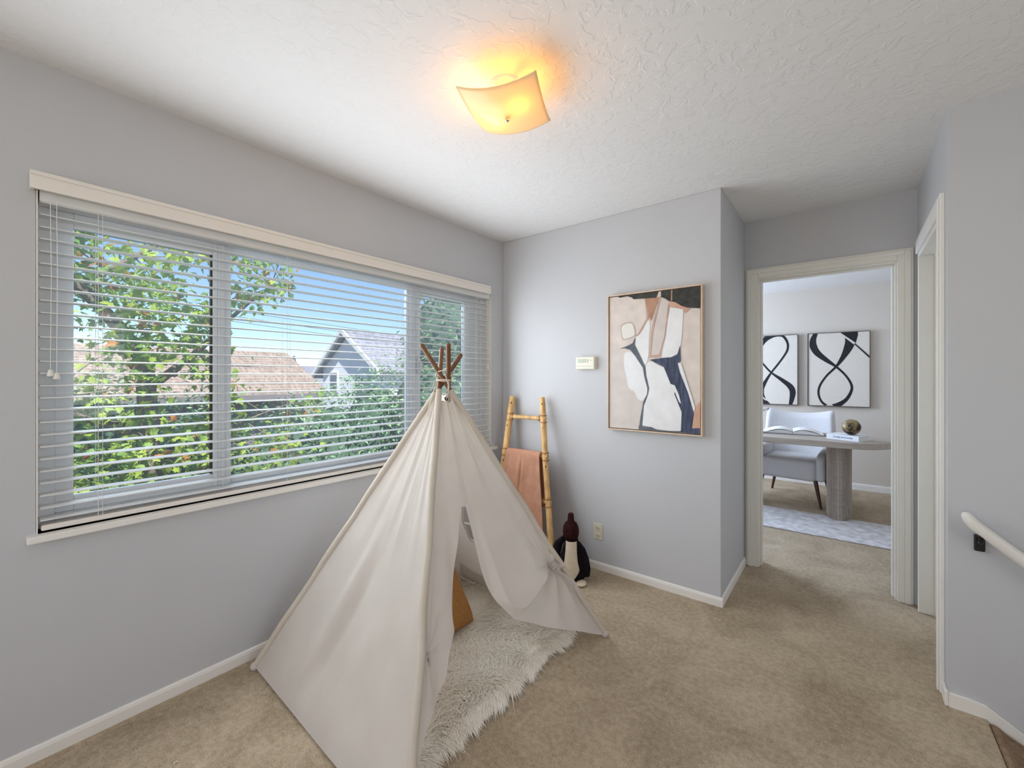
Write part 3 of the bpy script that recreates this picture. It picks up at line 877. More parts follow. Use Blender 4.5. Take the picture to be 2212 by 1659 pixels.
# ------------------------------------------------------------------ fur rug under the tent
rug = thing('fur_rug', 'shaggy white faux-fur rug spread on the carpet inside the play tent', 'rug', (-1.59, 1.38, 0))
RX0, RX1, RY0, RY1 = -2.04, -1.145, 0.83, 1.955
n = 40
G = np.zeros((n, n, 3))
for i in range(n):
    for j in range(n):
        u, v = i / (n - 1), j / (n - 1)
        e = min(u, 1 - u, v, 1 - v)
        G[i, j] = (lerp(RX0, RX1, u), lerp(RY0, RY1, v), 0.004 + 0.022 * min(1, e / 0.05) + 0.006 * math.sin(u * 9 + v * 5) * min(1, e / 0.08))
bk = MB().grid(G); bk.box(RX0, RX1, RY0, RY1, 0.001, 0.004)
bk.build('rug_backing', M['fur_base'], rug)
def fur(nst):
    # denser towards the rim that shows
    u = rng.random(nst); v = rng.random(nst)
    k = nst // 4
    u[:k] = 1 - 0.03 * rng.random(k) ** 1.5
    x = lerp(RX0, RX1, u); y = lerp(RY0, RY1, v)
    ang = 2.4 * np.sin(x * 9.0 + 1.7 * np.sin(y * 6)) + 1.8 * np.cos(y * 8.0) + rng.normal(0, 0.7, nst)
    dx, dy = np.cos(ang), np.sin(ang)
    rim = np.clip(1 - (RX1 - x) / 0.06, 0, 1)
    dx = dx * (1 - rim) + rim * 1.0
    dy = dy * (1 - rim * 0.6) + rim * (-0.30 + 0.35 * np.sin(y * 80 + 2 * np.sin(y * 23)))
    ln = rng.uniform(0.030, 0.062, nst)
    ln *= 1 + rim * (0.22 * np.sin(y * 63 + 2.5 * np.sin(y * 17)) + 0.16 * np.sin(y * 143 + 3 * np.sin(y * 41)) + rng.normal(0.1, 0.2, nst))
    z0 = 0.012 + 0.012 * (1 - rim)
    lift = rng.uniform(0.25, 0.75, nst) * (1 - 0.75 * rim)
    V = np.zeros((nst, 5, 3))
    px, py = -dy, dx
    w = rng.uniform(0.0012, 0.0022, nst)
    for q, (t, ww) in enumerate(((0, 1), (0.55, 0.8))):
        cx = x + dx * ln * t; cy = y + dy * ln * t; cz = z0 + ln * lift * (t - 0.35 * t * t)
        for sgn in (0, 1):
            V[:, q * 2 + sgn] = np.stack([cx + px * w * ww * (2 * sgn - 1), cy + py * w * ww * (2 * sgn - 1), cz], 1)
    cz = np.maximum(z0 + ln * lift * 0.55 - 0.010 * rim, 0.004)
    V[:, 4] = np.stack([x + dx * ln, y + dy * ln, cz], 1)
    base = np.arange(nst)[:, None] * 5
    q4 = (base + np.array([0, 1, 3, 2])[None]).tolist()
    t3_ = (base + np.array([2, 3, 4])[None]).tolist()
    mb = MB(); mb.v = V.reshape(-1, 3).tolist(); mb.f = q4 + t3_; mb.mi = [0] * len(mb.f); mb.sm = [False] * len(mb.f)
    return mb
fo = fur(60000).build('fur_pile', M['fur'], rug, fix=False); fo['kind'] = 'stuff'

# ------------------------------------------------------------------ cushion inside the tent
def cushion_mesh(w, h, t, n=26):
    mb = MB()
    for sgn in (1, -1):
        G = np.zeros((n, n, 3))
        for i in range(n):
            for j in range(n):
                U, V = 2 * i / (n - 1) - 1, 2 * j / (n - 1) - 1
                b_ = max(0.0, (1 - U ** 4) * (1 - V ** 4)) ** 0.5
                pin = 1 - 0.07 * (1 - abs(V)) * abs(U) ** 2
                pin2 = 1 - 0.07 * (1 - abs(U)) * abs(V) ** 2
                G[i, j] = (U * w / 2 * pin, sgn * t / 2 * b_, V * h / 2 * pin2)
        mb.grid(G)
    return mb
cm = cushion_mesh(0.40, 0.40, 0.13)
cm.xf(Matrix.Translation((-1.650, 1.452, 0.205)) @ Matrix.Rotation(math.radians(-84), 4, 'Z') @ Matrix.Rotation(math.radians(30), 4, 'X'))
cu = cm.build('cushion', M['ochre']); tag(cu, 'ochre brown square cushion leaning on the fur rug inside the tent', 'cushion')

# ------------------------------------------------------------------ ladder, throw
lad = thing('blanket_ladder', 'pale log ladder with cane-wrapped joints leaning in the corner', 'ladder', (-1.82, 2.40, 0))
def lpt(x, z, off=0.0):
    return (x, 2.38 + 0.2246 * z - off, z)
def railx(side, z):
    return -2.083 + 0.006 * z if side < 0 else -1.533 - 0.2235 * z
for side, r0 in ((-1, 0.0255), (1, 0.0215)):
    zz = np.linspace(0.0, 1.182, 12)
    pts = [lpt(railx(side, z) + 0.004 * math.sin(z * 5 + side), z) for z in zz]
    rr = [r0 * (1.05 - 0.06 * z + 0.05 * math.sin(z * 7 + side)) for z in zz]
    rr[-1] *= 0.9
    o = MB().tube(pts, rr, 14).build('rail', M['bamboo'], lad)
    for z, dx in ((1.135, 0.002), (0.96, -0.004), (0.70, 0.004)):
        c = Vector(lpt(railx(side, z) + dx, z)) + Vector((0.25, -0.95, 0)).normalized() * (r0 * 0.95)
        MB().sphere(tuple(c), 0.004, 0.003, 0.009, n=10).build('knot', M['knot'], lad)
for z in (1.028, 0.765, 0.462, 0.18):
    xa, xb = railx(-1, z), railx(1, z)
    MB().tube([lpt(xa - 0.02, z), lpt((xa + xb) / 2, z + 0.002), lpt(xb + 0.02, z)], [0.0165, 0.0155, 0.0165], 12).build('rung', M['bamboo'], lad)
    for side in (-1, 1):
        wm = MB()
        r0 = 0.0275 if side < 0 else 0.0235
        for dz in (-0.026, -0.023, 0.023, 0.026):
            c = np.array(lpt(railx(side, z + dz), z + dz))
            wm.tube([c + np.array([(r0 + 0.0015) * math.cos(a), (r0 + 0.0015) * math.sin(a), 0.0]) for a in np.linspace(0, 2 * PI, 18)], 0.0019, 6, cap=False)
        c = np.array(lpt(railx(side, z), z))
        wm.tube([c + np.array([-side * (r0 + 0.004), -0.014, 0.024]), c + np.array([-side * (r0 + 0.004), -0.02, -0.024])], 0.002, 6)
        wm.tube([c + np.array([-side * (r0 + 0.004), -0.02, 0.024]), c + np.array([-side * (r0 + 0.004), -0.012, -0.024])], 0.002, 6)
        wm.build('cane_binding', M['rattan'], lad)
# throw over the second rung: comes up behind, over, and down in front of the lower rungs
nu, nv = 60, 90
G = np.zeros((nu, nv, 3))
zr = 0.765
prof = []
for t in np.linspace(0, 1, nv):
    if t < 0.25:
        z = lerp(0.42, zr + 0.005, t / 0.25); prof.append((z, +0.021 - 0.0))
    elif t < 0.33:
        a = PI * (t - 0.25) / 0.08; prof.append((zr + 0.005 + 0.021 * math.sin(a), 0.021 * math.cos(a)))
    else:
        z = lerp(zr + 0.005, 0.115, (t - 0.33) / 0.67); prof.append((z, -0.0235))
for i in range(nu):
    u = i / (nu - 1)
    for j, (z, off) in enumerate(prof):
        d_ = max(0.0, zr - z)
        x0 = lerp(-2.048, -2.040, min(1, d_ / 0.6)); x1 = lerp(-1.738, -1.606, min(1, d_ / 0.6))
        x = lerp(x0, x1, u) + 0.006 * math.sin(z * 9 + u * 3) * (1 if 0.1 < u < 0.9 else 0.3)
        front = off < 0
        fold = 0.0
        if front:
            k_ = min(1, d_ / 0.12)
            fold = -0.016 * k_ * math.exp(-((u - 0.42 - 0.05 * d_) / 0.05) ** 2) - 0.012 * k_ * math.exp(-((u - 0.53 + 0.05 * d_) / 0.05) ** 2) + 0.012 * k_ * math.exp(-((u - 0.47) / 0.02) ** 2)
            fold -= 0.006 * k_ * (1 + math.sin(u * 17 + z * 4)) * 0.5
            fold -= 0.004 * k_ * (1 + math.sin(u * 31 - z * 6)) * 0.5
        y = 2.38 + 0.2246 * z + off + fold - (0.004 if front else -0.0)
        G[i, j] = (x, y, z)
th = MB().grid(G).build('throw_blanket', M['blush'], solid=0.006)
tag(th, 'blush pink throw blanket folded over the ladder rung', 'blanket')

# ------------------------------------------------------------------ penguin toy
pg = thing('penguin_toy', 'black and cream stuffed penguin with beak raised sitting by the ladder', 'toy', (-1.43, 2.45, 0))
PM = Matrix.Translation((-1.43, 2.45, 0)) @ Matrix.Rotation(math.radians(27), 4, 'Z')    # local -y faces the viewer
body = MB()
prof = [(0.060, 0.0), (0.088, 0.012), (0.098, 0.04), (0.094, 0.09), (0.080, 0.15), (0.064, 0.20), (0.052, 0.24), (0.046, 0.27), (0.03, 0.285)]
body.lathe([(r, z) for r, z in prof], 26, sx=0.94, sy=0.80)
body.xf(PM).build('body', M['plush_black'], pg)
# belly bib, a padded patch that follows the body's front
bib_out = [(0.034, 0.262), (0.036, 0.20), (0.042, 0.14), (0.055, 0.085), (0.040, 0.06), (0.020, 0.032)]
G = np.zeros((16, 17, 3))
for i, z in enumerate(np.linspace(0.262, 0.032, 16)):
    wv = np.interp(-z, [-b_[1] for b_ in bib_out], [b_[0] for b_ in bib_out])
    rz_ = np.interp(z, [p_[1] for p_ in prof], [p_[0] for p_ in prof])
    for j, q in enumerate(np.linspace(-1, 1, 17)):
        x = wv * q
        yy = -rz_ * 0.80 * math.sqrt(max(0.0, 1 - (x / (rz_ * 0.94)) ** 2)) - 0.008 * (1 - q ** 4) - 0.001
        G[i, j] = (x, yy, z)
MB().grid(G).xf(PM).build('belly_patch', M['plush_cream'], pg, solid=0.003)
hd = MB(); hd.lathe([(0.012, 0.262), (0.040, 0.268), (0.050, 0.29), (0.0535, 0.32), (0.050, 0.35), (0.040, 0.372), (0.026, 0.385), (0.0215, 0.392), (0.0205, 0.41), (0.0195, 0.428), (0.014, 0.438), (0.004, 0.441)], 24, sy=0.95)
hd.xf(PM @ Matrix.Translation((-0.004, -0.006, 0))).build('head', M['plush_maroon'], pg)
for ex_ in (0.038, -0.045):
    MB().sphere((ex_, -0.030, 0.335), 0.004, n=8).xf(PM).build('eye', M['black_metal'], pg)
for sgn in (-1, 1):
    wg = MB()
    pts = [(sgn * 0.042, 0.0, 0.245), (sgn * 0.064, 0.0, 0.20), (sgn * 0.082, -0.004, 0.14), (sgn * 0.092, -0.01, 0.08), (sgn * 0.098, -0.015, 0.035)]
    if sgn < 0:
        pts = [(-0.050, 0.02, 0.268), (-0.085, 0.02, 0.225), (-0.105, 0.015, 0.16), (-0.112, 0.0, 0.09), (-0.108, -0.01, 0.04)]
    wg.tube(pts, [0.014, 0.026, 0.032, 0.033, 0.022], 12)
    wg.xf(PM).build('flipper', M['plush_black'], pg)
    ft = MB(); ft.sphere((sgn * 0.066, -0.070, 0.013), 0.034, 0.046, 0.0125, n=16)
    ft.xf(PM).build('foot', M['plush_cream'], pg)

# ------------------------------------------------------------------ outlet, thermostat
ou = thing('wall_outlet', 'almond double socket plate low on the wall beside the penguin', 'outlet', (-1.36, YB, 0.262))
MB().box(-1.395, -1.325, YB - 0.006, YB, 0.206, 0.318).build('cover_plate', M['almond'], ou, bevel=0.003)
for z in (0.288, 0.236):
    MB().lathe([(0.0165, 0.0), (0.0165, 0.003), (0.015, 0.004)], 20, sy=0.8).xf(Matrix.Translation((-1.36, YB - 0.006, z)) @ Matrix.Rotation(PI / 2, 4, 'X')).build('socket', M['almond'], ou)
    sl2 = MB(); sl2.box(-1.368, -1.3655, YB - 0.0112, YB - 0.0098, z - 0.002, z + 0.008); sl2.box(-1.3545, -1.352, YB - 0.0112, YB - 0.0098, z - 0.002, z + 0.008)
    sl2.tube([(-1.36, YB - 0.0098, z - 0.007), (-1.36, YB - 0.0112, z - 0.007)], 0.0022, 8)
    sl2.build('socket_slot', M['slot'], ou)
th_ = thing('thermostat', 'cream thermostat with a small display on the back wall', 'thermostat', (-1.445, YB, 1.435))
MB().box(-1.509, -1.370, YB - 0.010, YB, 1.392, 1.478).build('mounting_plate', M['thermo'], th_, bevel=0.003)
MB().box(-1.519, -1.372, YB - 0.034, YB - 0.010, 1.390, 1.481).build('housing', M['thermo'], th_, bevel=0.008, seg=3)
MB().box(-1.505, -1.440, YB - 0.0365, YB - 0.033, 1.438, 1.464).build('bezel', M['almond'], th_, bevel=0.006)
MB().box(-1.497, -1.450, YB - 0.038, YB - 0.036, 1.441, 1.461).build('display', M['lcd'], th_)
bt = MB()
for z in (1.444, 1.456):
    bt.box(-1.436, -1.422, YB - 0.038, YB - 0.033, z - 0.004, z + 0.004)
bt.build('button', M['almond'], th_, bevel=0.001)
MB().box(-1.402, -1.396, YB - 0.036, YB - 0.033, 1.449, 1.455).build('indicator', M['lcd'], th_)
MB().box(-1.514, -1.377, YB - 0.0345, YB - 0.033, 1.4125, 1.4135).build('cover_seam', M['slot'], th_)

# ------------------------------------------------------------------ paintings
def art_layer(mb, pts, y, x0, z0, mi, curvy=True, n=5):
    p = curve_pts(pts, n) if curvy else [np.array(q) for q in pts]
    mb.add([(x0 + q[0], y, z0 + q[1]) for q in p], [tuple(range(len(p)))], mi)
def mcol(name, c, var=0.08, sc_=14, st=(1, 1, 1)):
    return mat('paint_' + name, c, 0.7, var, sc_, bump=0.25, bscale=80, stretch=st)
pt = thing('abstract_painting', 'abstract painting of blush, white and navy shapes in a thin oak frame', 'painting', (-0.967, YB, 1.435))
X0, Z0, W, H = -1.270, 0.985, 0.604, 0.900
fr_ = MB()
fr_.box(X0, X0 + 0.008, YB - 0.044, YB - 0.004, Z0, Z0 + H); fr_.box(X0 + W - 0.008, X0 + W, YB - 0.044, YB - 0.004, Z0, Z0 + H)
fr_.box(X0 + 0.008, X0 + W - 0.008, YB - 0.044, YB - 0.004, Z0, Z0 + 0.008); fr_.box(X0 + 0.008, X0 + W - 0.008, YB - 0.044, YB - 0.004, Z0 + H - 0.008, Z0 + H)
fr_.build('frame', M['frame_oak'], pt, bevel=0.0015)
MB().box(X0 + 0.008, X0 + W - 0.008, YB - 0.018, YB - 0.004, Z0 + 0.008, Z0 + H - 0.008).build('shadow_gap', M['frame_dark'], pt)
cols = [mcol('blush', (0.665, 0.585, 0.53)), mcol('charcoal', (0.030, 0.031, 0.027), 0.5, 30), mcol('tan', (0.42, 0.235, 0.15), 0.2), mcol('white', (0.76, 0.755, 0.76), 0.05),
        mcol('navy', (0.045, 0.057, 0.105), 0.6, 12, (6, 1, 0.8)), mcol('stone', (0.62, 0.555, 0.515), 0.06), mcol('rose', (0.50, 0.33, 0.27), 0.15), mcol('peach', (0.60, 0.35, 0.25), 0.1), mcol('slate', (0.10, 0.115, 0.14), 0.4), mcol('cream', (0.74, 0.71, 0.66), 0.03), mcol('ring', (0.47, 0.40, 0.34), 0.1)]
am = MB()
am.box(X0 + 0.013, X0 + W - 0.013, YB - 0.034, YB - 0.012, Z0 + 0.013, Z0 + H - 0.013, 0)
yc = [YB - 0.0342]
def L_(pts, mi, curvy=True, n=5):
    yc[0] -= 0.00025
    art_layer(am, pts, yc[0], X0, Z0, mi, curvy, n)
L_([(0.013, 0.535), (0.06, 0.54), (0.12, 0.50), (0.14, 0.30), (0.24, 0.20), (0.25, 0.10), (0.22, 0.013), (0.013, 0.013)], 5, False)
L_([(0.36, 0.848), (0.402, 0.808), (0.391, 0.692), (0.378, 0.596), (0.343, 0.483), (0.297, 0.484), (0.304, 0.614), (0.325, 0.732)], 5)
L_([(0.095, 0.694), (0.138, 0.712), (0.176, 0.703), (0.197, 0.643), (0.192, 0.618), (0.149, 0.602), (0.107, 0.599), (0.096, 0.642)], 10)
L_([(0.100, 0.686), (0.138, 0.704), (0.171, 0.697), (0.186, 0.655), (0.186, 0.624), (0.149, 0.608), (0.112, 0.606), (0.102, 0.641)], 9)
L_([(0.122, 0.508), (0.168, 0.513), (0.209, 0.469), (0.25, 0.403), (0.275, 0.286), (0.268, 0.24), (0.243, 0.2), (0.209, 0.213), (0.183, 0.259), (0.149, 0.28), (0.13, 0.361), (0.116, 0.434)], 3)
L_([(0.272, 0.716), (0.29, 0.686), (0.283, 0.58), (0.278, 0.474), (0.254, 0.428), (0.217, 0.49), (0.183, 0.556), (0.195, 0.621), (0.235, 0.658)], 3)
L_([(0.257, 0.852), (0.266, 0.745), (0.257, 0.71), (0.217, 0.641), (0.195, 0.621), (0.195, 0.612), (0.228, 0.635), (0.269, 0.702), (0.281, 0.735)], 6)
L_([(0.255, 0.855), (0.35, 0.852), (0.322, 0.775), (0.297, 0.707), (0.281, 0.743)], 2, False)
L_([(0.348, 0.860), (0.360, 0.850), (0.322, 0.698), (0.304, 0.600), (0.296, 0.490), (0.345, 0.493), (0.378, 0.596), (0.390, 0.690), (0.403, 0.805), (0.414, 0.80), (0.400, 0.691), (0.388, 0.608), (0.365, 0.541), (0.355, 0.474), (0.284, 0.474), (0.290, 0.544), (0.297, 0.643), (0.311, 0.705), (0.337, 0.80)], 6, False)
L_([(0.415, 0.783), (0.495, 0.761), (0.488, 0.63), (0.482, 0.563), (0.469, 0.496), (0.419, 0.473), (0.367, 0.474), (0.388, 0.595), (0.402, 0.705)], 3, False)
L_([(0.405, 0.818), (0.446, 0.810), (0.498, 0.774), (0.535, 0.765), (0.505, 0.735), (0.495, 0.762), (0.415, 0.785)], 7, False)
L_([(0.073, 0.887), (0.087, 0.878), (0.138, 0.882), (0.168, 0.871), (0.183, 0.857), (0.257, 0.854), (0.329, 0.85), (0.343, 0.887)], 1, False)
L_([(0.36, 0.887), (0.36, 0.851), (0.388, 0.837), (0.405, 0.822), (0.446, 0.81), (0.479, 0.786), (0.518, 0.768), (0.591, 0.758), (0.591, 0.887)], 1, False)
L_([(0.422, 0.887), (0.420, 0.825), (0.428, 0.818), (0.430, 0.887)], 2, False)
L_([(0.087, 0.54), (0.145, 0.558), (0.176, 0.573), (0.195, 0.614), (0.190, 0.560), (0.222, 0.497), (0.254, 0.428), (0.262, 0.403), (0.283, 0.282), (0.277, 0.233), (0.253, 0.175), (0.241, 0.038), (0.217, 0.015), (0.228, 0.095), (0.246, 0.189), (0.271, 0.24), (0.273, 0.279), (0.252, 0.36), (0.244, 0.411), (0.196, 0.483), (0.161, 0.528), (0.122, 0.541)], 8, False)
L_([(0.572, 0.184), (0.590, 0.208), (0.590, 0.05), (0.562, 0.041), (0.545, 0.043), (0.556, 0.134)], 7, False)
L_([(0.286, 0.461), (0.364, 0.47), (0.425, 0.473), (0.459, 0.489), (0.475, 0.543), (0.479, 0.448), (0.462, 0.435), (0.476, 0.38), (0.522, 0.259), (0.555, 0.134), (0.545, 0.045), (0.588, 0.05), (0.588, 0.013), (0.475, 0.016), (0.486, 0.144), (0.459, 0.21), (0.417, 0.319), (0.376, 0.416), (0.35, 0.43), (0.308, 0.452)], 4, False)
L_([(0.275, 0.446), (0.308, 0.448), (0.35, 0.424), (0.378, 0.412), (0.415, 0.319), (0.456, 0.21), (0.485, 0.137), (0.480, 0.025), (0.398, 0.019), (0.329, 0.024), (0.301, 0.036), (0.241, 0.042), (0.252, 0.168), (0.279, 0.24), (0.287, 0.279), (0.268, 0.36), (0.262, 0.417)], 3, False)
L_([(0.217, 0.037), (0.301, 0.034), (0.329, 0.022), (0.405, 0.020), (0.485, 0.022), (0.479, 0.015), (0.217, 0.015)], 8, False)
L_([(0.462, 0.438), (0.482, 0.434), (0.505, 0.36), (0.55, 0.213), (0.562, 0.167), (0.556, 0.14), (0.522, 0.259), (0.476, 0.38)], 3, False)
L_([(0.418, 0.310), (0.445, 0.300), (0.470, 0.240), (0.482, 0.190), (0.470, 0.200), (0.455, 0.235), (0.445, 0.262), (0.440, 0.240), (0.428, 0.270)], 3, False)
am.build('artwork', cols, pt, fix=False)

def study_art(name, label, x0, layers, flipx=False):
    t = thing(name, label, 'painting', (x0 + 0.3, 6.5, 1.43))
    z0 = 0.98
    f = MB()
    w_, h_ = 0.60, 0.90
    f.box(x0, x0 + 0.009, 6.455, 6.497, z0, z0 + h_); f.box(x0 + w_ - 0.005, x0 + w_, 6.455, 6.497, z0, z0 + h_)
    f.box(x0 + 0.009, x0 + w_ - 0.005, 6.455, 6.497, z0, z0 + 0.008); f.box(x0 + 0.009, x0 + w_ - 0.005, 6.455, 6.497, z0 + h_ - 0.006, z0 + h_)
    f.build('frame', M['frame_dark'], t)
    a = MB(); a.box(x0 + 0.009, x0 + w_ - 0.005, 6.462, 6.492, z0 + 0.008, z0 + h_ - 0.006, 0)
    y = 6.4615
    for pts, mi, cv in layers:
        y -= 0.0004
        art_layer(a, [(min(max(p_[0], 0.010), w_ - 0.006), min(max(p_[1], 0.009), h_ - 0.007)) for p_ in pts], y, x0, z0, mi, cv, 5)
    a.build('artwork', [M['canvas_white'], M['ink']], t, fix=False)
def stroke(path, widths):
    """closed outline of a brush stroke with varying width"""
    c = np.array(curve_pts(path, 8, closed=False)); wv = np.interp(np.linspace(0, 1, len(c)), np.linspace(0, 1, len(widths)), widths)
    t = np.gradient(c, axis=0); nn = np.stack([-t[:, 1], t[:, 0]], 1); nn /= np.linalg.norm(nn, axis=1)[:, None] + 1e-9
    return (c + nn * wv[:, None] / 2).tolist() + (c - nn * wv[:, None] / 2)[::-1].tolist()
study_art('figure_eight_painting', 'black looping brushstroke canvas cut by a diagonal line, right one in the study', -0.385, [
    (stroke([(0.085, 0.90), (0.058, 0.82), (0.060, 0.74), (0.10, 0.655), (0.19, 0.565), (0.285, 0.483), (0.37, 0.385), (0.425, 0.28), (0.430, 0.20), (0.385, 0.095), (0.31, 0.025), (0.25, 0.002)], [0.04, 0.062, 0.075, 0.07, 0.05, 0.024, 0.022, 0.024, 0.026, 0.036, 0.055, 0.05]), 1, False),
    (stroke([(0.41, 0.885), (0.42, 0.80), (0.40, 0.71), (0.35, 0.595), (0.285, 0.485), (0.19, 0.37), (0.125, 0.25), (0.112, 0.15), (0.14, 0.06), (0.19, 0.008)], [0.10, 0.10, 0.085, 0.05, 0.025, 0.022, 0.022, 0.022, 0.022, 0.03]), 1, False),
    ([(0.322, 0.905), (0.489, 0.905), (0.489, 0.851), (0.468, 0.759), (0.40, 0.829)], 1, False),
    ([(0.30, 0.905), (0.325, 0.905), (0.465, 0.765), (0.455, 0.742), (0.37, 0.828)], 0, False),
    ([(0.452, 0.752), (0.464, 0.757), (0.602, 0.606), (0.602, 0.578)], 1, False)])
study_art('looped_stroke_painting', 'black figure-eight canvas half hidden by the door jamb, left one in the study', -1.085, [
    (stroke([(0.395, 0.905), (0.30, 0.895), (0.215, 0.82), (0.172, 0.69), (0.190, 0.585), (0.245, 0.495), (0.32, 0.408), (0.43, 0.32), (0.52, 0.235), (0.545, 0.15), (0.52, 0.0)], [0.03, 0.07, 0.06, 0.026, 0.02, 0.022, 0.022, 0.045, 0.065, 0.065, 0.036]), 1, False),
    (stroke([(0.37, 0.90), (0.44, 0.885), (0.488, 0.80), (0.490, 0.715), (0.455, 0.635), (0.385, 0.525), (0.305, 0.408), (0.235, 0.28), (0.19, 0.17), (0.235, 0.05)], [0.03, 0.03, 0.026, 0.025, 0.022, 0.022, 0.022, 0.04, 0.075, 0.03]), 1, False),
    ([(0.10, 0.21), (0.30, 0.0), (0.10, 0.0)], 1, False),
    ([(0.10, 0.225), (0.14, 0.195), (0.26, 0.05), (0.245, 0.05), (0.12, 0.165), (0.10, 0.18)], 0, False)])

# ------------------------------------------------------------------ handrail
ha = thing('stair_handrail', 'cream rounded handrail sloping down the right wall above the stairs', 'handrail', (0.38, YF, 0.76))
MB().tube([(0.3655, 2.405, 0.808), (0.366, 2.405, 0.805), (0.368, 2.405, 0.798), (0.374, 2.405, 0.784), (0.387, 2.405, 0.766), (0.41, 2.405, 0.744), (0.516, 2.405, 0.655), (1.9, 2.405, -0.458)], [0.004, 0.011, 0.016, 0.0195, 0.021, 0.0215, 0.0215, 0.0215], 18).build('rail', M['rail'], ha)
for x, zr_ in ((0.408, 0.748), (1.55, -0.176)):
    bk_ = MB()
    bk_.tube([(x, 2.405, zr_ - 0.026), (x, 2.408, zr_ - 0.040), (x + 0.002, 2.425, zr_ - 0.058), (x + 0.004, YF - 0.008, zr_ - 0.066)], [0.009, 0.008, 0.008, 0.009], 10)
    bk_.box(x - 0.020, x + 0.020, 2.395, 2.415, zr_ - 0.034, zr_ - 0.022)
    bk_.box(x - 0.012, x + 0.018, YF - 0.012, YF, zr_ - 0.098, zr_ - 0.035)
    bk_.build('bracket', M['black_metal'], ha, bevel=0.004)

# ------------------------------------------------------------------ study furniture
ru = MB()
ru.box(-1.9, 0.75, 4.385, 5.07, 0.001, 0.010)
o = ru.build('area_rug', M['study_rug'], bevel=0.003); tag(o, 'pale grey-lavender low-pile rug in front of the desk in the study', 'rug')
dk = thing('writing_desk', 'washed oak desk with rounded ends on a fluted oval pedestal in the study', 'desk', (-0.75, 5.2, 0))
def racetrack(x0, x1, y0, y1, n=20):
    r = (y1 - y0) / 2; yc_ = (y0 + y1) / 2
    p = [(x1 - r + r * math.cos(a), yc_ + r * math.sin(a)) for a in np.linspace(-PI / 2, PI / 2, n)]
    p += [(x0 + r + r * math.cos(a), yc_ + r * math.sin(a)) for a in np.linspace(PI / 2, 3 * PI / 2, n)]
    return p
MB().prism(racetrack(-1.85, 0.337, 4.84, 5.56), 'z', 0.692, 0.75).build('tabletop', M['desk'], dk, bevel=0.006)
for cx in (-0.058, -1.455):
    pts = []
    nf = 40
    for i in range(nf * 6):
        a = 2 * PI * i / (nf * 6)
        fl_ = 1 - 0.055 * abs(math.sin(a * nf / 2)) ** 0.6
        pts.append((cx + 0.098 * fl_ * math.copysign(abs(math.cos(a)) ** 0.75, math.cos(a)), 5.2 + 0.25 * fl_ * math.copysign(abs(math.sin(a)) ** 0.75, math.sin(a))))
    MB().prism(pts, 'z', 0.010 if False else 0.0105, 0.692).build('pedestal', M['desk'], dk)

ac = thing('armchair', 'pale boucle armchair with curved back and dark tapered legs behind the desk', 'armchair', (-0.46, 5.62, 0))
AM = Matrix.Translation((-0.46, 5.62, 0)) @ Matrix.Rotation(math.radians(-7), 4, 'Z')
def rbox(x0, x1, y0, y1, z0, z1, name, m, parent, bev, mtx=None, sub=0):
    mb = MB().box(x0, x1, y0, y1, z0, z1)
    if mtx is not None: mb.xf(mtx)
    return mb.build(name, m, parent, bevel=bev, seg=4)
rbox(-0.255, 0.255, -0.31, 0.26, 0.262, 0.475, 'seat', M['boucle'], ac, 0.045, AM)
# backrest: concave upper edge with raised corners
G1 = np.zeros((30, 16, 3)); G2 = np.zeros((30, 16, 3))
for i in range(30):
    u = 2 * i / 29 - 1
    for j in range(16):
        v = j / 15
        ztop = 0.925 + 0.055 * abs(u) ** 2.2 - 0.02 * max(0, abs(u) - 0.9) / 0.1
        z = lerp(0.40, ztop, v)
        wv = 0.315 + 0.02 * math.sin(PI * v) + 0.01 * v
        rnd = math.sqrt(max(0.0, 1 - max(0, (abs(u) - 0.86) / 0.14) ** 2)) * math.sqrt(max(0.0, 1 - max(0, (v - 0.88) / 0.12) ** 2))
        y = 0.27 + 0.08 * v - 0.075 * u * u
        G1[i, j] = (u * wv, y - 0.055 * rnd, z); G2[i, j] = (u * wv, y + 0.055 * rnd, z)
mb = MB().grid(G1); mb.grid(G2); mb.xf(AM); mb.build('backrest', M['boucle'], ac)
for sgn in (-1, 1):
    am_ = MB()
    out = [(-0.30, 0.27), (0.28, 0.27), (0.28, 0.62), (0.12, 0.60), (-0.16, 0.565), (-0.27, 0.545), (-0.315, 0.49)]
    am_.prism(out, 'x', sgn * 0.250, sgn * 0.328)
    am_.xf(AM); am_.build('armrest', M['boucle'], ac, bevel=0.035, seg=4)
for x, y in ((-0.24, -0.25), (0.24, -0.25), (-0.23, 0.27), (0.23, 0.27)):
    sx, sy = math.copysign(0.055, x), math.copysign(0.035, y)
    MB().tube([(x, y, 0.275), (x + sx, y + sy, 0.0 if y > 0 or True else 0.01)], [0.021, 0.011], 12).xf(AM).build('leg', M['dark_leg'], ac)

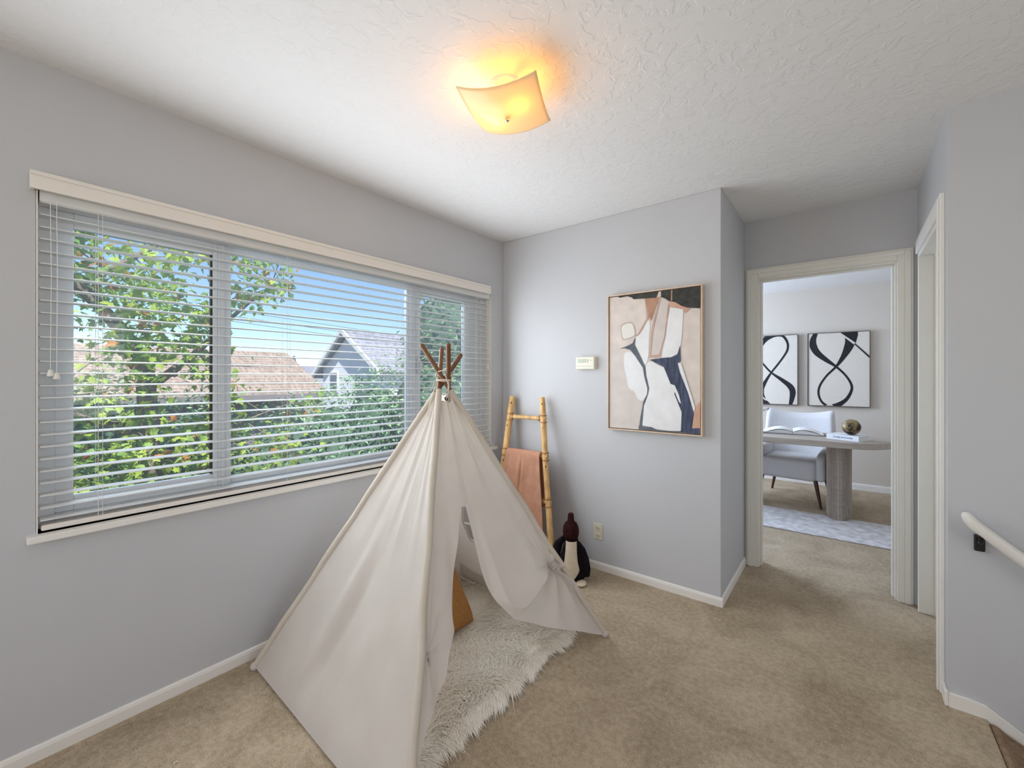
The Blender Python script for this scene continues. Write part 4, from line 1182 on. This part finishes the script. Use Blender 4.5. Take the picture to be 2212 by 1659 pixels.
bo = thing('open_book', 'open picture book with curved white pages lying on the desk', 'book', (-0.45, 5.33, 0.75))
BM = Matrix.Translation((-0.45, 5.33, 0.7505)) @ Matrix.Rotation(math.radians(6), 4, 'Z')
MB().box(-0.275, 0.275, -0.155, 0.155, 0, 0.004).xf(BM).build('cover', M['cover_dark'], bo)
for sgn in (-1, 1):
    out = [(0.0, 0.004)] + [(sgn * 0.265 * t, 0.004 + 0.040 * (math.sin(PI * min(1, t * 1.05 + 0.08)) ** 0.8) * (1 - 0.35 * t) + 0.004) for t in np.linspace(0.02, 0.98, 16)] + [(sgn * 0.265, 0.004)]
    MB().prism(out, 'y', -0.148, 0.148).xf(BM).build('page_block', M['paper'], bo)
    G = np.zeros((16, 2, 3))
    for i, t in enumerate(np.linspace(0.02, 1.0, 16)):
        z = 0.013 + 0.040 * (math.sin(PI * min(1, t * 1.05 + 0.08)) ** 0.8) * (1 - 0.2 * t)
        G[i, 0] = (sgn * 0.262 * t, -0.146, z); G[i, 1] = (sgn * 0.262 * t, 0.146, z + 0.004)
    MB().grid(G).xf(BM).build('turned_page', M['paper'], bo)

wb = thing('white_book', 'thick white book with a blue title on its spine lying on the desk', 'book', (0.0, 5.08, 0.75))
WM = Matrix.Translation((-0.032, 5.004, 0.7505)) @ Matrix.Rotation(math.radians(-25), 4, 'Z')    # spine centre at the origin, book extends to +y
MB().box(-0.13, 0.13, 0.0, 0.19, 0.044, 0.048).xf(WM).build('cover', M['cover_white'], wb)
MB().box(-0.13, 0.13, 0.0, 0.19, 0.0, 0.004).xf(WM).build('cover', M['cover_white'], wb)
MB().box(-0.13, 0.13, -0.004, 0.0, 0.0, 0.048).xf(WM).build('spine', M['cover_white'], wb)
MB().box(-0.125, 0.125, 0.0, 0.185, 0.004, 0.044).xf(WM).build('page_block', M['paper'], wb)
fc = bpy.data.curves.new('title', 'FONT'); fc.body = 'STORIES IN PICTURES'; fc.size = 0.0165; fc.align_x = 'CENTER'; fc.align_y = 'CENTER'; fc.extrude = 0.0002; fc.offset = 0.0004
fo_ = bpy.data.objects.new('title', fc); COL.objects.link(fo_)
fc.materials.append(mat('title_ink', (0.03, 0.06, 0.20), 0.6, 0.05, 20))
fo_.matrix_world = WM @ Matrix.Translation((0.005, -0.0043, 0.024)) @ Matrix.Rotation(PI / 2, 4, 'X')
dg = bpy.context.evaluated_depsgraph_get()
me = bpy.data.meshes.new_from_object(fo_.evaluated_get(dg))
to = bpy.data.objects.new('title', me); COL.objects.link(to); to.parent = wb; to.matrix_basis = Matrix.Translation(-Vector(wb.location)) @ fo_.matrix_basis
bpy.data.objects.remove(fo_)
def mat_orb():
    m, nt, N, L, p = new_mat('mottled_bronze')
    tc = N.new('ShaderNodeTexCoord'); nz = N.new('ShaderNodeTexNoise'); nz.inputs['Scale'].default_value = 22; nz.inputs['Detail'].default_value = 6
    L.new(tc.outputs['Object'], nz.inputs['Vector'])
    cr = N.new('ShaderNodeValToRGB'); cr.color_ramp.elements[0].position = 0.42; cr.color_ramp.elements[0].color = (0.012, 0.007, 0.004, 1)
    cr.color_ramp.elements[1].position = 0.66; cr.color_ramp.elements[1].color = (0.36, 0.26, 0.12, 1)
    L.new(nz.outputs['Fac'], cr.inputs[0]); L.new(cr.outputs[0], p.inputs['Base Color']); p.inputs['Roughness'].default_value = 0.45; p.inputs['Metallic'].default_value = 0.3
    bp = N.new('ShaderNodeBump'); bp.inputs['Strength'].default_value = 0.8; bp.inputs['Distance'].default_value = 0.01; L.new(nz.outputs['Fac'], bp.inputs['Height']); L.new(bp.outputs[0], p.inputs['Normal'])
    return m
orb = MB().sphere((0.035, 5.065, 0.7985 + 0.0715), 0.072, n=26).build('decorative_orb', mat_orb())
tag(orb, 'mottled dark bronze orb resting on the white book', 'ornament')
vs_ = thing('sprig_vase', 'vase with dark leafy sprig beside the door jamb, on the desk', 'vase', (-0.80, 5.15, 0.75))
MB().lathe([(0.035, 0), (0.052, 0.02), (0.058, 0.07), (0.045, 0.12), (0.022, 0.15), (0.026, 0.165)], 24, centre=(-0.80, 5.15, 0.7505)).build('vase_body', M['vase'], vs_)
sg = MB()
for k_, (dx, dy, dz) in enumerate(((0.14, -0.02, 0.10), (0.09, 0.05, 0.16), (-0.08, -0.03, 0.20), (-0.02, 0.06, 0.22))):
    p0 = Vector((-0.80, 5.15, 0.90)); p1 = p0 + Vector((dx, dy, dz)); pm = (p0 + p1) / 2 + Vector((0, 0, 0.03))
    sg.tube([p0, pm, p1], 0.0018, 6)
    for q in range(5):
        c_ = p0.lerp(p1, 0.55 + 0.11 * q) + Vector((0.0, 0.0, 0.012)); sd = 1 if q % 2 else -1
        a_ = Vector((dx, dy, 0)).normalized(); s2_ = Vector((-a_.y, a_.x, 0.3 * sd)) * sd
        sg.add([c_, c_ + s2_ * 0.012 + a_ * 0.012, c_ + s2_ * 0.030 + a_ * 0.030, c_ + s2_ * 0.010 + a_ * 0.028], [(0, 1, 2, 3)])
sg.build('leafy_sprig', M['plant_dark'], vs_)
sp = MB().grid(np.array([[[x, y, 0.002 + 0.002 * math.sin(x * 400)] for y in (-0.0022, 0.0022)] for x in np.linspace(-0.007, 0.007, 7)])); sp.xf(Matrix.Translation((-1.825, 0.434, 0)) @ Matrix.Rotation(0.9, 4, 'Z'))
tag(sp.build('paper_scrap', M['paper'], solid=0.0006), 'tiny white scrap lying on the carpet near the left baseboard', 'scrap')

# ------------------------------------------------------------------ outside
struct('ground', MB().box(-140, -2.4, -60, 120, -2.9, -2.75), M['ground'])
hl = MB(); hl.prism([(-60, -2.7), (-60, 1.9), (-20, 3.2), (5, 3.6), (30, 3.0), (60, 4.6), (100, 3.2), (110, -2.7)], 'x', -110, -104)
struct('hills', hl, M['hill'])

def leaf_lobed(size):
    out = [(0, 0), (0.16, 0.10), (0.46, 0.02), (0.34, 0.22), (0.52, 0.48), (0.26, 0.50), (0.20, 0.70), (0.0, 1.0), (-0.20, 0.70), (-0.26, 0.50), (-0.52, 0.48), (-0.34, 0.22), (-0.46, 0.02), (-0.16, 0.10)]
    v = [(x * size, y * size, -0.25 * size * abs(x) - 0.12 * size * y * y) for x, y in out]
    return v + [(0, 0.42 * size, -0.02 * size)], [(len(out), i, (i + 1) % len(out)) for i in range(len(out))]
def leaf_oval(size):
    v = [(0, 0, 0), (0.20 * size, 0.35 * size, 0.05 * size), (0.17 * size, 0.65 * size, 0.03 * size), (0, size, -0.10 * size), (-0.17 * size, 0.65 * size, 0.03 * size), (-0.20 * size, 0.35 * size, 0.05 * size)]
    return v, [(0, 1, 2, 3), (0, 3, 4, 5)]
def rand_rot(n, droop=0.5, face=None):
    yaw = rng.uniform(0, 2 * PI, n); pit = rng.normal(-droop, 0.5, n); rol = rng.normal(0, 0.6, n)
    cy, sy, cp, sp_, cr_, sr2 = np.cos(yaw), np.sin(yaw), np.cos(pit), np.sin(pit), np.cos(rol), np.sin(rol)
    R = np.zeros((n, 3, 3))
    Rz = np.zeros((n, 3, 3)); Rz[:, 0, 0] = cy; Rz[:, 0, 1] = -sy; Rz[:, 1, 0] = sy; Rz[:, 1, 1] = cy; Rz[:, 2, 2] = 1
    Rx = np.zeros((n, 3, 3)); Rx[:, 1, 1] = cp; Rx[:, 1, 2] = -sp_; Rx[:, 2, 1] = sp_; Rx[:, 2, 2] = cp; Rx[:, 0, 0] = 1
    Ry = np.zeros((n, 3, 3)); Ry[:, 0, 0] = cr_; Ry[:, 0, 2] = sr2; Ry[:, 2, 0] = -sr2; Ry[:, 2, 2] = cr_; Ry[:, 1, 1] = 1
    return Rz @ Rx @ Ry
def foliage(name, pts, sizes, leaf, mats, probs, parent, droop=0.5):
    n = len(pts)
    v, f = leaf(1.0)
    v = np.array(v); nvl = len(v)
    R = rand_rot(n, droop)
    V = np.einsum('nij,kj->nki', R, v) * sizes[:, None, None] + pts[:, None]
    mb = MB(); mb.v = V.reshape(-1, 3).tolist()
    mi = rng.choice(len(mats), n, p=probs)
    for i in range(n):
        o = i * nvl
        for q in f:
            mb.f.append([o + k for k in q]); mb.mi.append(int(mi[i])); mb.sm.append(False)
    o = mb.build(name, mats, parent, fix=False)
    o['kind'] = 'stuff'
    return o

# the broad-leaved tree close to the window
tree = thing('broadleaf_tree', 'bright green broadleaf tree close outside the left part of the window', 'tree', (-6.1, 0.55, -2.75))
tk = MB()
def limb(mb, p0, p1, r0, r1, wob=0.12, n=7):
    p0, p1 = np.array(p0), np.array(p1)
    pts = [p0 + (p1 - p0) * t + wob * np.array([math.sin(5 * t + p0[1]) * 0.4, math.sin(4 * t + p0[2]) * 0.5, math.cos(6 * t) * 0.2]) * math.sin(PI * t) for t in np.linspace(0, 1, n)]
    mb.tube(pts, np.linspace(r0, r1, n), 9)
    return pts
limb(tk, (-6.1, 1.35, -2.75), (-6.0, 1.15, 1.5), 0.12, 0.085, 0.1)
tk.build('trunk', M['bark'], tree)
limbs = [((-6.0, 1.15, 1.5), (-5.6, -0.2, 3.4), 0.075, 0.02), ((-6.0, 1.17, 1.2), (-5.9, 2.4, 2.5), 0.05, 0.012), ((-6.05, 1.2, 0.6), (-5.2, 0.2, 1.25), 0.05, 0.012), ((-6.05, 1.2, 0.3), (-5.6, 2.2, 0.9), 0.045, 0.01),
         ((-5.85, 0.6, 2.2), (-5.5, 1.9, 3.3), 0.035, 0.008), ((-6.05, 1.3, -0.3), (-5.3, 0.5, -0.4), 0.04, 0.01), ((-6.05, 1.3, -0.6), (-5.4, 2.3, -0.3), 0.04, 0.01), ((-5.8, 0.4, 2.5), (-6.4, -0.6, 3.2), 0.03, 0.01)]
ends = []
for l in limbs:
    lm = MB(); ends.append(limb(lm, *l)); lm.build('branch', M['bark'], tree)
tw = MB()
twp = []
for e in ends:
    for k_ in range(9):
        i = random.randint(1, 6); p0 = np.array(e[i]); d_ = np.array([random.gauss(0.1, 0.3), random.gauss(0, 0.55), random.gauss(0.0, 0.4)])
        tw.tube([p0, p0 + d_ * 0.5 + np.array([0, 0, 0.04]), p0 + d_], [0.009, 0.006, 0.003], 5); twp.append((p0, p0 + d_))
tw.build('twigs', M['bark'], tree)['kind'] = 'stuff'
def crown(nl):
    out = []
    cl_ = []
    # clumps of foliage; denser to the left and below
    for i in range(170):
        y = rng.uniform(-0.9, 2.0); z = rng.uniform(-1.6, 3.3) if i % 3 else rng.uniform(-1.4, 0.9); x = rng.uniform(-6.6, -5.1)
        keepp = 1.0 if y < 1.25 else 0.62 * (1 - (y - 1.25) / 1.3)
        if z < 1.0 and y < 1.9: keepp = max(keepp, 0.75 if y > 1.25 else 1.0)
        if 1.6 < z < 2.1 and 0.3 < y < 0.7: keepp *= 0.3
        if rng.random() < keepp: cl_.append((x, y, z, rng.uniform(0.22, 0.42)))
    for p0, p1 in twp:
        cl_.append((*(p1), 0.2))
    cl_ = np.array(cl_)
    idx = rng.integers(0, len(cl_), nl)
    c = cl_[idx]
    return c[:, :3] + rng.normal(0, 1, (nl, 3)) * c[:, 3:4] * np.array([0.55, 0.6, 0.55])
pts = crown(9500)
pts = pts[pts[:, 0] > -7.2]
dist = np.linalg.norm(pts - np.array([-2.3, 1.2, 1.3]), axis=1)
order = np.argsort(dist)
near, rest = pts[order[:260]], pts[order[260:]]
lv, lf = leaf_lobed(0.092)
leafmesh = []
for key in 'aabc':
    m_ = MB(); m_.add(lv, lf); ob = m_.build('leaf', LEAF[key], tree, fix=False); leafmesh.append(ob)
Rn = rand_rot(len(near), 0.6)
for i, p in enumerate(near):
    k_ = 3 if rng.random() < 0.06 else int(rng.integers(0, 3))
    src = leafmesh[k_]
    used = src.get('used', 0)
    o = src if not used else share(src, 'leaf', tree)
    src['used'] = 1
    sc_ = float(rng.uniform(0.75, 1.15))
    o.matrix_parent_inverse = Matrix()
    o.matrix_basis = Matrix.Translation(Vector(p) - Vector(tree.location)) @ Matrix(Rn[i].tolist()).to_4x4() @ Matrix.Scale(sc_, 4)
for ob in leafmesh:
    if 'used' in ob: del ob['used']
for o in tree.children:
    if 'used' in o: del o['used']
foliage('leaf_mass', rest, rng.uniform(0.065, 0.105, len(rest)), leaf_lobed, [LEAF['a'], LEAF['b'], LEAF['c']], [0.52, 0.42, 0.06], tree, 0.6)

def shrub(name, label, cat, blobs, nl, smin, smax, loc, spill=1.0):
    t = thing(name, label, cat, loc)
    core = MB()
    P_ = []
    vol = np.array([b_[3] * b_[4] + b_[4] * b_[5] + b_[3] * b_[5] for b_ in blobs]); vol = vol / vol.sum()
    for b_, vv in zip(blobs, vol):
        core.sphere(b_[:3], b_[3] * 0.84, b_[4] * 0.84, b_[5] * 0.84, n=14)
        n_ = int(nl * vv)
        d_ = rng.normal(0, 1, (n_ * 2, 3)); d_ /= np.linalg.norm(d_, axis=1)[:, None]
        d_ = d_[d_[:, 0] > -0.55][:n_]
        r_ = 0.86 + 0.16 * rng.random((len(d_), 1)) + 0.10 * np.sin(d_ * 9).sum(1, keepdims=True) * 0.33
        P_.append(np.array(b_[:3]) + d_ * r_ * np.array(b_[3:6]))
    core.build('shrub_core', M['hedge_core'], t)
    P_ = np.concatenate(P_)
    P_ = P_[P_[:, 2] > -2.75]
    foliage('leaf_mass', P_, rng.uniform(smin, smax, len(P_)), leaf_oval, [LEAF['h'], LEAF['b']], [0.86, 0.14], t, -0.1)
    return t
shrub('tall_shrub', 'tall dense dark green shrub outside the right end of the window', 'shrub',
      [(-5.0, 4.75, -1.2, 1.2, 1.25, 1.6), (-4.95, 4.75, 0.6, 1.1, 1.15, 1.4), (-4.95, 4.8, 1.9, 0.85, 0.85, 1.0), (-4.8, 5.5, 0.0, 1.1, 1.1, 2.2)], 15000, 0.06, 0.10, (-5.0, 4.8, -2.75))
shrub('leafy_hedge', 'lower teal-green hedge below the neighbouring roofs outside the window', 'hedge',
      [(-6.6, 2.9, -1.0, 0.9, 0.9, 2.0), (-6.5, 3.6, -0.9, 0.9, 0.9, 2.1), (-6.2, 4.2, -0.6, 0.85, 0.85, 2.15), (-6.9, 2.1, -1.3, 0.9, 0.9, 2.0), (-6.9, 1.3, -1.4, 0.8, 0.9, 2.0), (-7.7, 0.2, -0.65, 0.9, 1.0, 2.0), (-7.8, 1.0, -0.6, 0.8, 0.9, 2.0), (-7.6, -0.8, -0.85, 0.9, 1.0, 2.0), (-7.4, 1.9, -0.85, 0.8, 0.9, 2.0)], 26000, 0.055, 0.095, (-6.5, 3.2, -2.75))

# neighbouring houses
hb = thing('brown_roof_house', 'neighbouring house with a brown shingle roof behind the trees', 'house', (-14, 1.5, -2.75))
MB().box(-16.6, -11.9, -4.6, 5.7, -2.75, 0.75).build('walls', M['brown_wall'], hb)
rf = MB()
y0, y1 = -5.2, 6.15
nrow = 17
for i in range(nrow):
    t0, t1 = i / nrow, (i + 1) / nrow
    xa, xb = lerp(-11.4, -14.0, t0), lerp(-11.4, -14.0, t1) - 0.06
    za, zb = lerp(0.88, 2.08, t0), lerp(0.88, 2.08, t1) + 0.012
    rf.prism([(xa, za), (xa, za + 0.075), (xb, zb + 0.03), (xb, zb - 0.05)], 'y', y0, y1)
rf.prism([(-14.0, 2.03), (-14.0, 2.10), (-16.9, 0.92), (-16.9, 0.85)], 'y', y0, y1)
rf.build('roof', M['roof_brown'], hb)
MB().prism([(-14.0, 1.95), (-16.0, 0.75), (-12.0, 0.75)], 'y', 5.5, 5.7).build('gable', M['brown_wall'], hb)
MB().box(-11.45, -11.34, -5.2, 6.15, 0.76, 0.90).build('gutter', M['brown_wall'], hb)
hw = thing('gabled_house', 'pale gabled house with grey tiled roof far beyond the hedge', 'house', (-18.3, 15, -2.75))
MB().box(-20.7, -16.0, 10.9, 22, -2.75, 1.75).build('walls', M['stucco'], hw)
MB().prism([(-20.7, 1.75), (-16.0, 1.75), (-18.4, 3.30)], 'y', 10.9, 11.05).build('gable', M['stucco'], hw)
rf = MB()
nrow = 12
for i in range(nrow):
    t0, t1 = i / nrow, (i + 1) / nrow
    xa, xb = lerp(-15.5, -18.4, t0), lerp(-15.5, -18.4, t1) - 0.08
    za, zb = lerp(1.55, 3.52, t0), lerp(1.55, 3.52, t1)
    rf.prism([(xa, za), (xa, za + 0.12), (xb, zb + 0.04), (xb, zb - 0.06)], 'y', 10.6, 22.3)
rf.prism([(-18.4, 3.46), (-18.4, 3.56), (-21.3, 1.38), (-21.3, 1.28)], 'y', 10.6, 22.3)
rf.build('roof', M['roof_grey'], hw)
bg_ = MB(); bg_.prism([(-15.5, 1.45), (-15.5, 1.66), (-18.4, 3.60), (-18.4, 3.40)], 'y', 10.5, 10.62); bg_.prism([(-18.4, 3.40), (-18.4, 3.60), (-21.3, 1.40), (-21.3, 1.20)], 'y', 10.5, 10.62)
bg_.build('bargeboard', M['vinyl'], hw)
for x, z in ((-17.4, 0.4), (-19.6, 0.6)):
    wq = MB().box(x - 0.35, x + 0.35, 10.84, 10.9, z, z + 1.0).build('window', M['vinyl'], hw)
    MB().box(x - 0.28, x + 0.28, 10.82, 10.84, z + 0.07, z + 0.93).build('pane', M['dark_pane'], wq)
for k_, (x, y, hgt, lab) in enumerate(((-46, 21.0, 3.4, 'short blue-green cypress on the skyline just right of the brown roof'), (-44.5, 25.0, 4.2, 'tallest dark cypress on the skyline between the two roofs'), (-45, 27.7, 3.8, 'slim cypress on the skyline nearest the pale gable'))):
    cyp = MB().lathe([(0.25, -2.6), (0.8, -2.0), (0.9, -0.5), (0.6, 1.2), (0.28, hgt - 0.8), (0.05, hgt)], 12, centre=(x, y, 0.2))
    cyp.v = [(vx + random.uniform(-0.08, 0.08), vy + random.uniform(-0.08, 0.08), vz) for vx, vy, vz in cyp.v]
    t = thing('cypress_tree', lab, 'tree', (x, y, -2.75), 'cypresses on the skyline')
    cyp.build('foliage', M['cypress'], t); MB().tube([(x, y, -2.75), (x, y, -2.3)], 0.2, 8).build('trunk', M['bark'], t)
for k_, (za, zb, lab) in enumerate(((2.95, 2.80, 'uppermost of the thin dark overhead cables crossing the sky'), (2.82, 2.66, 'middle one of the thin dark overhead cables crossing the sky'), (2.70, 2.52, 'lowest of the thin dark overhead cables, nearest the gable peak'))):
    pts = [(-12 - 0.1 * k_, y, lerp(za, zb, (y - 5) / 3.8) - 0.02 * math.sin((y - 5) * 0.5)) for y in np.linspace(-8, 26, 16)]
    o = MB().tube(pts, 0.006, 6).build('power_cable', M['slot'])
    tag(o, lab, 'cable', 'overhead cables')
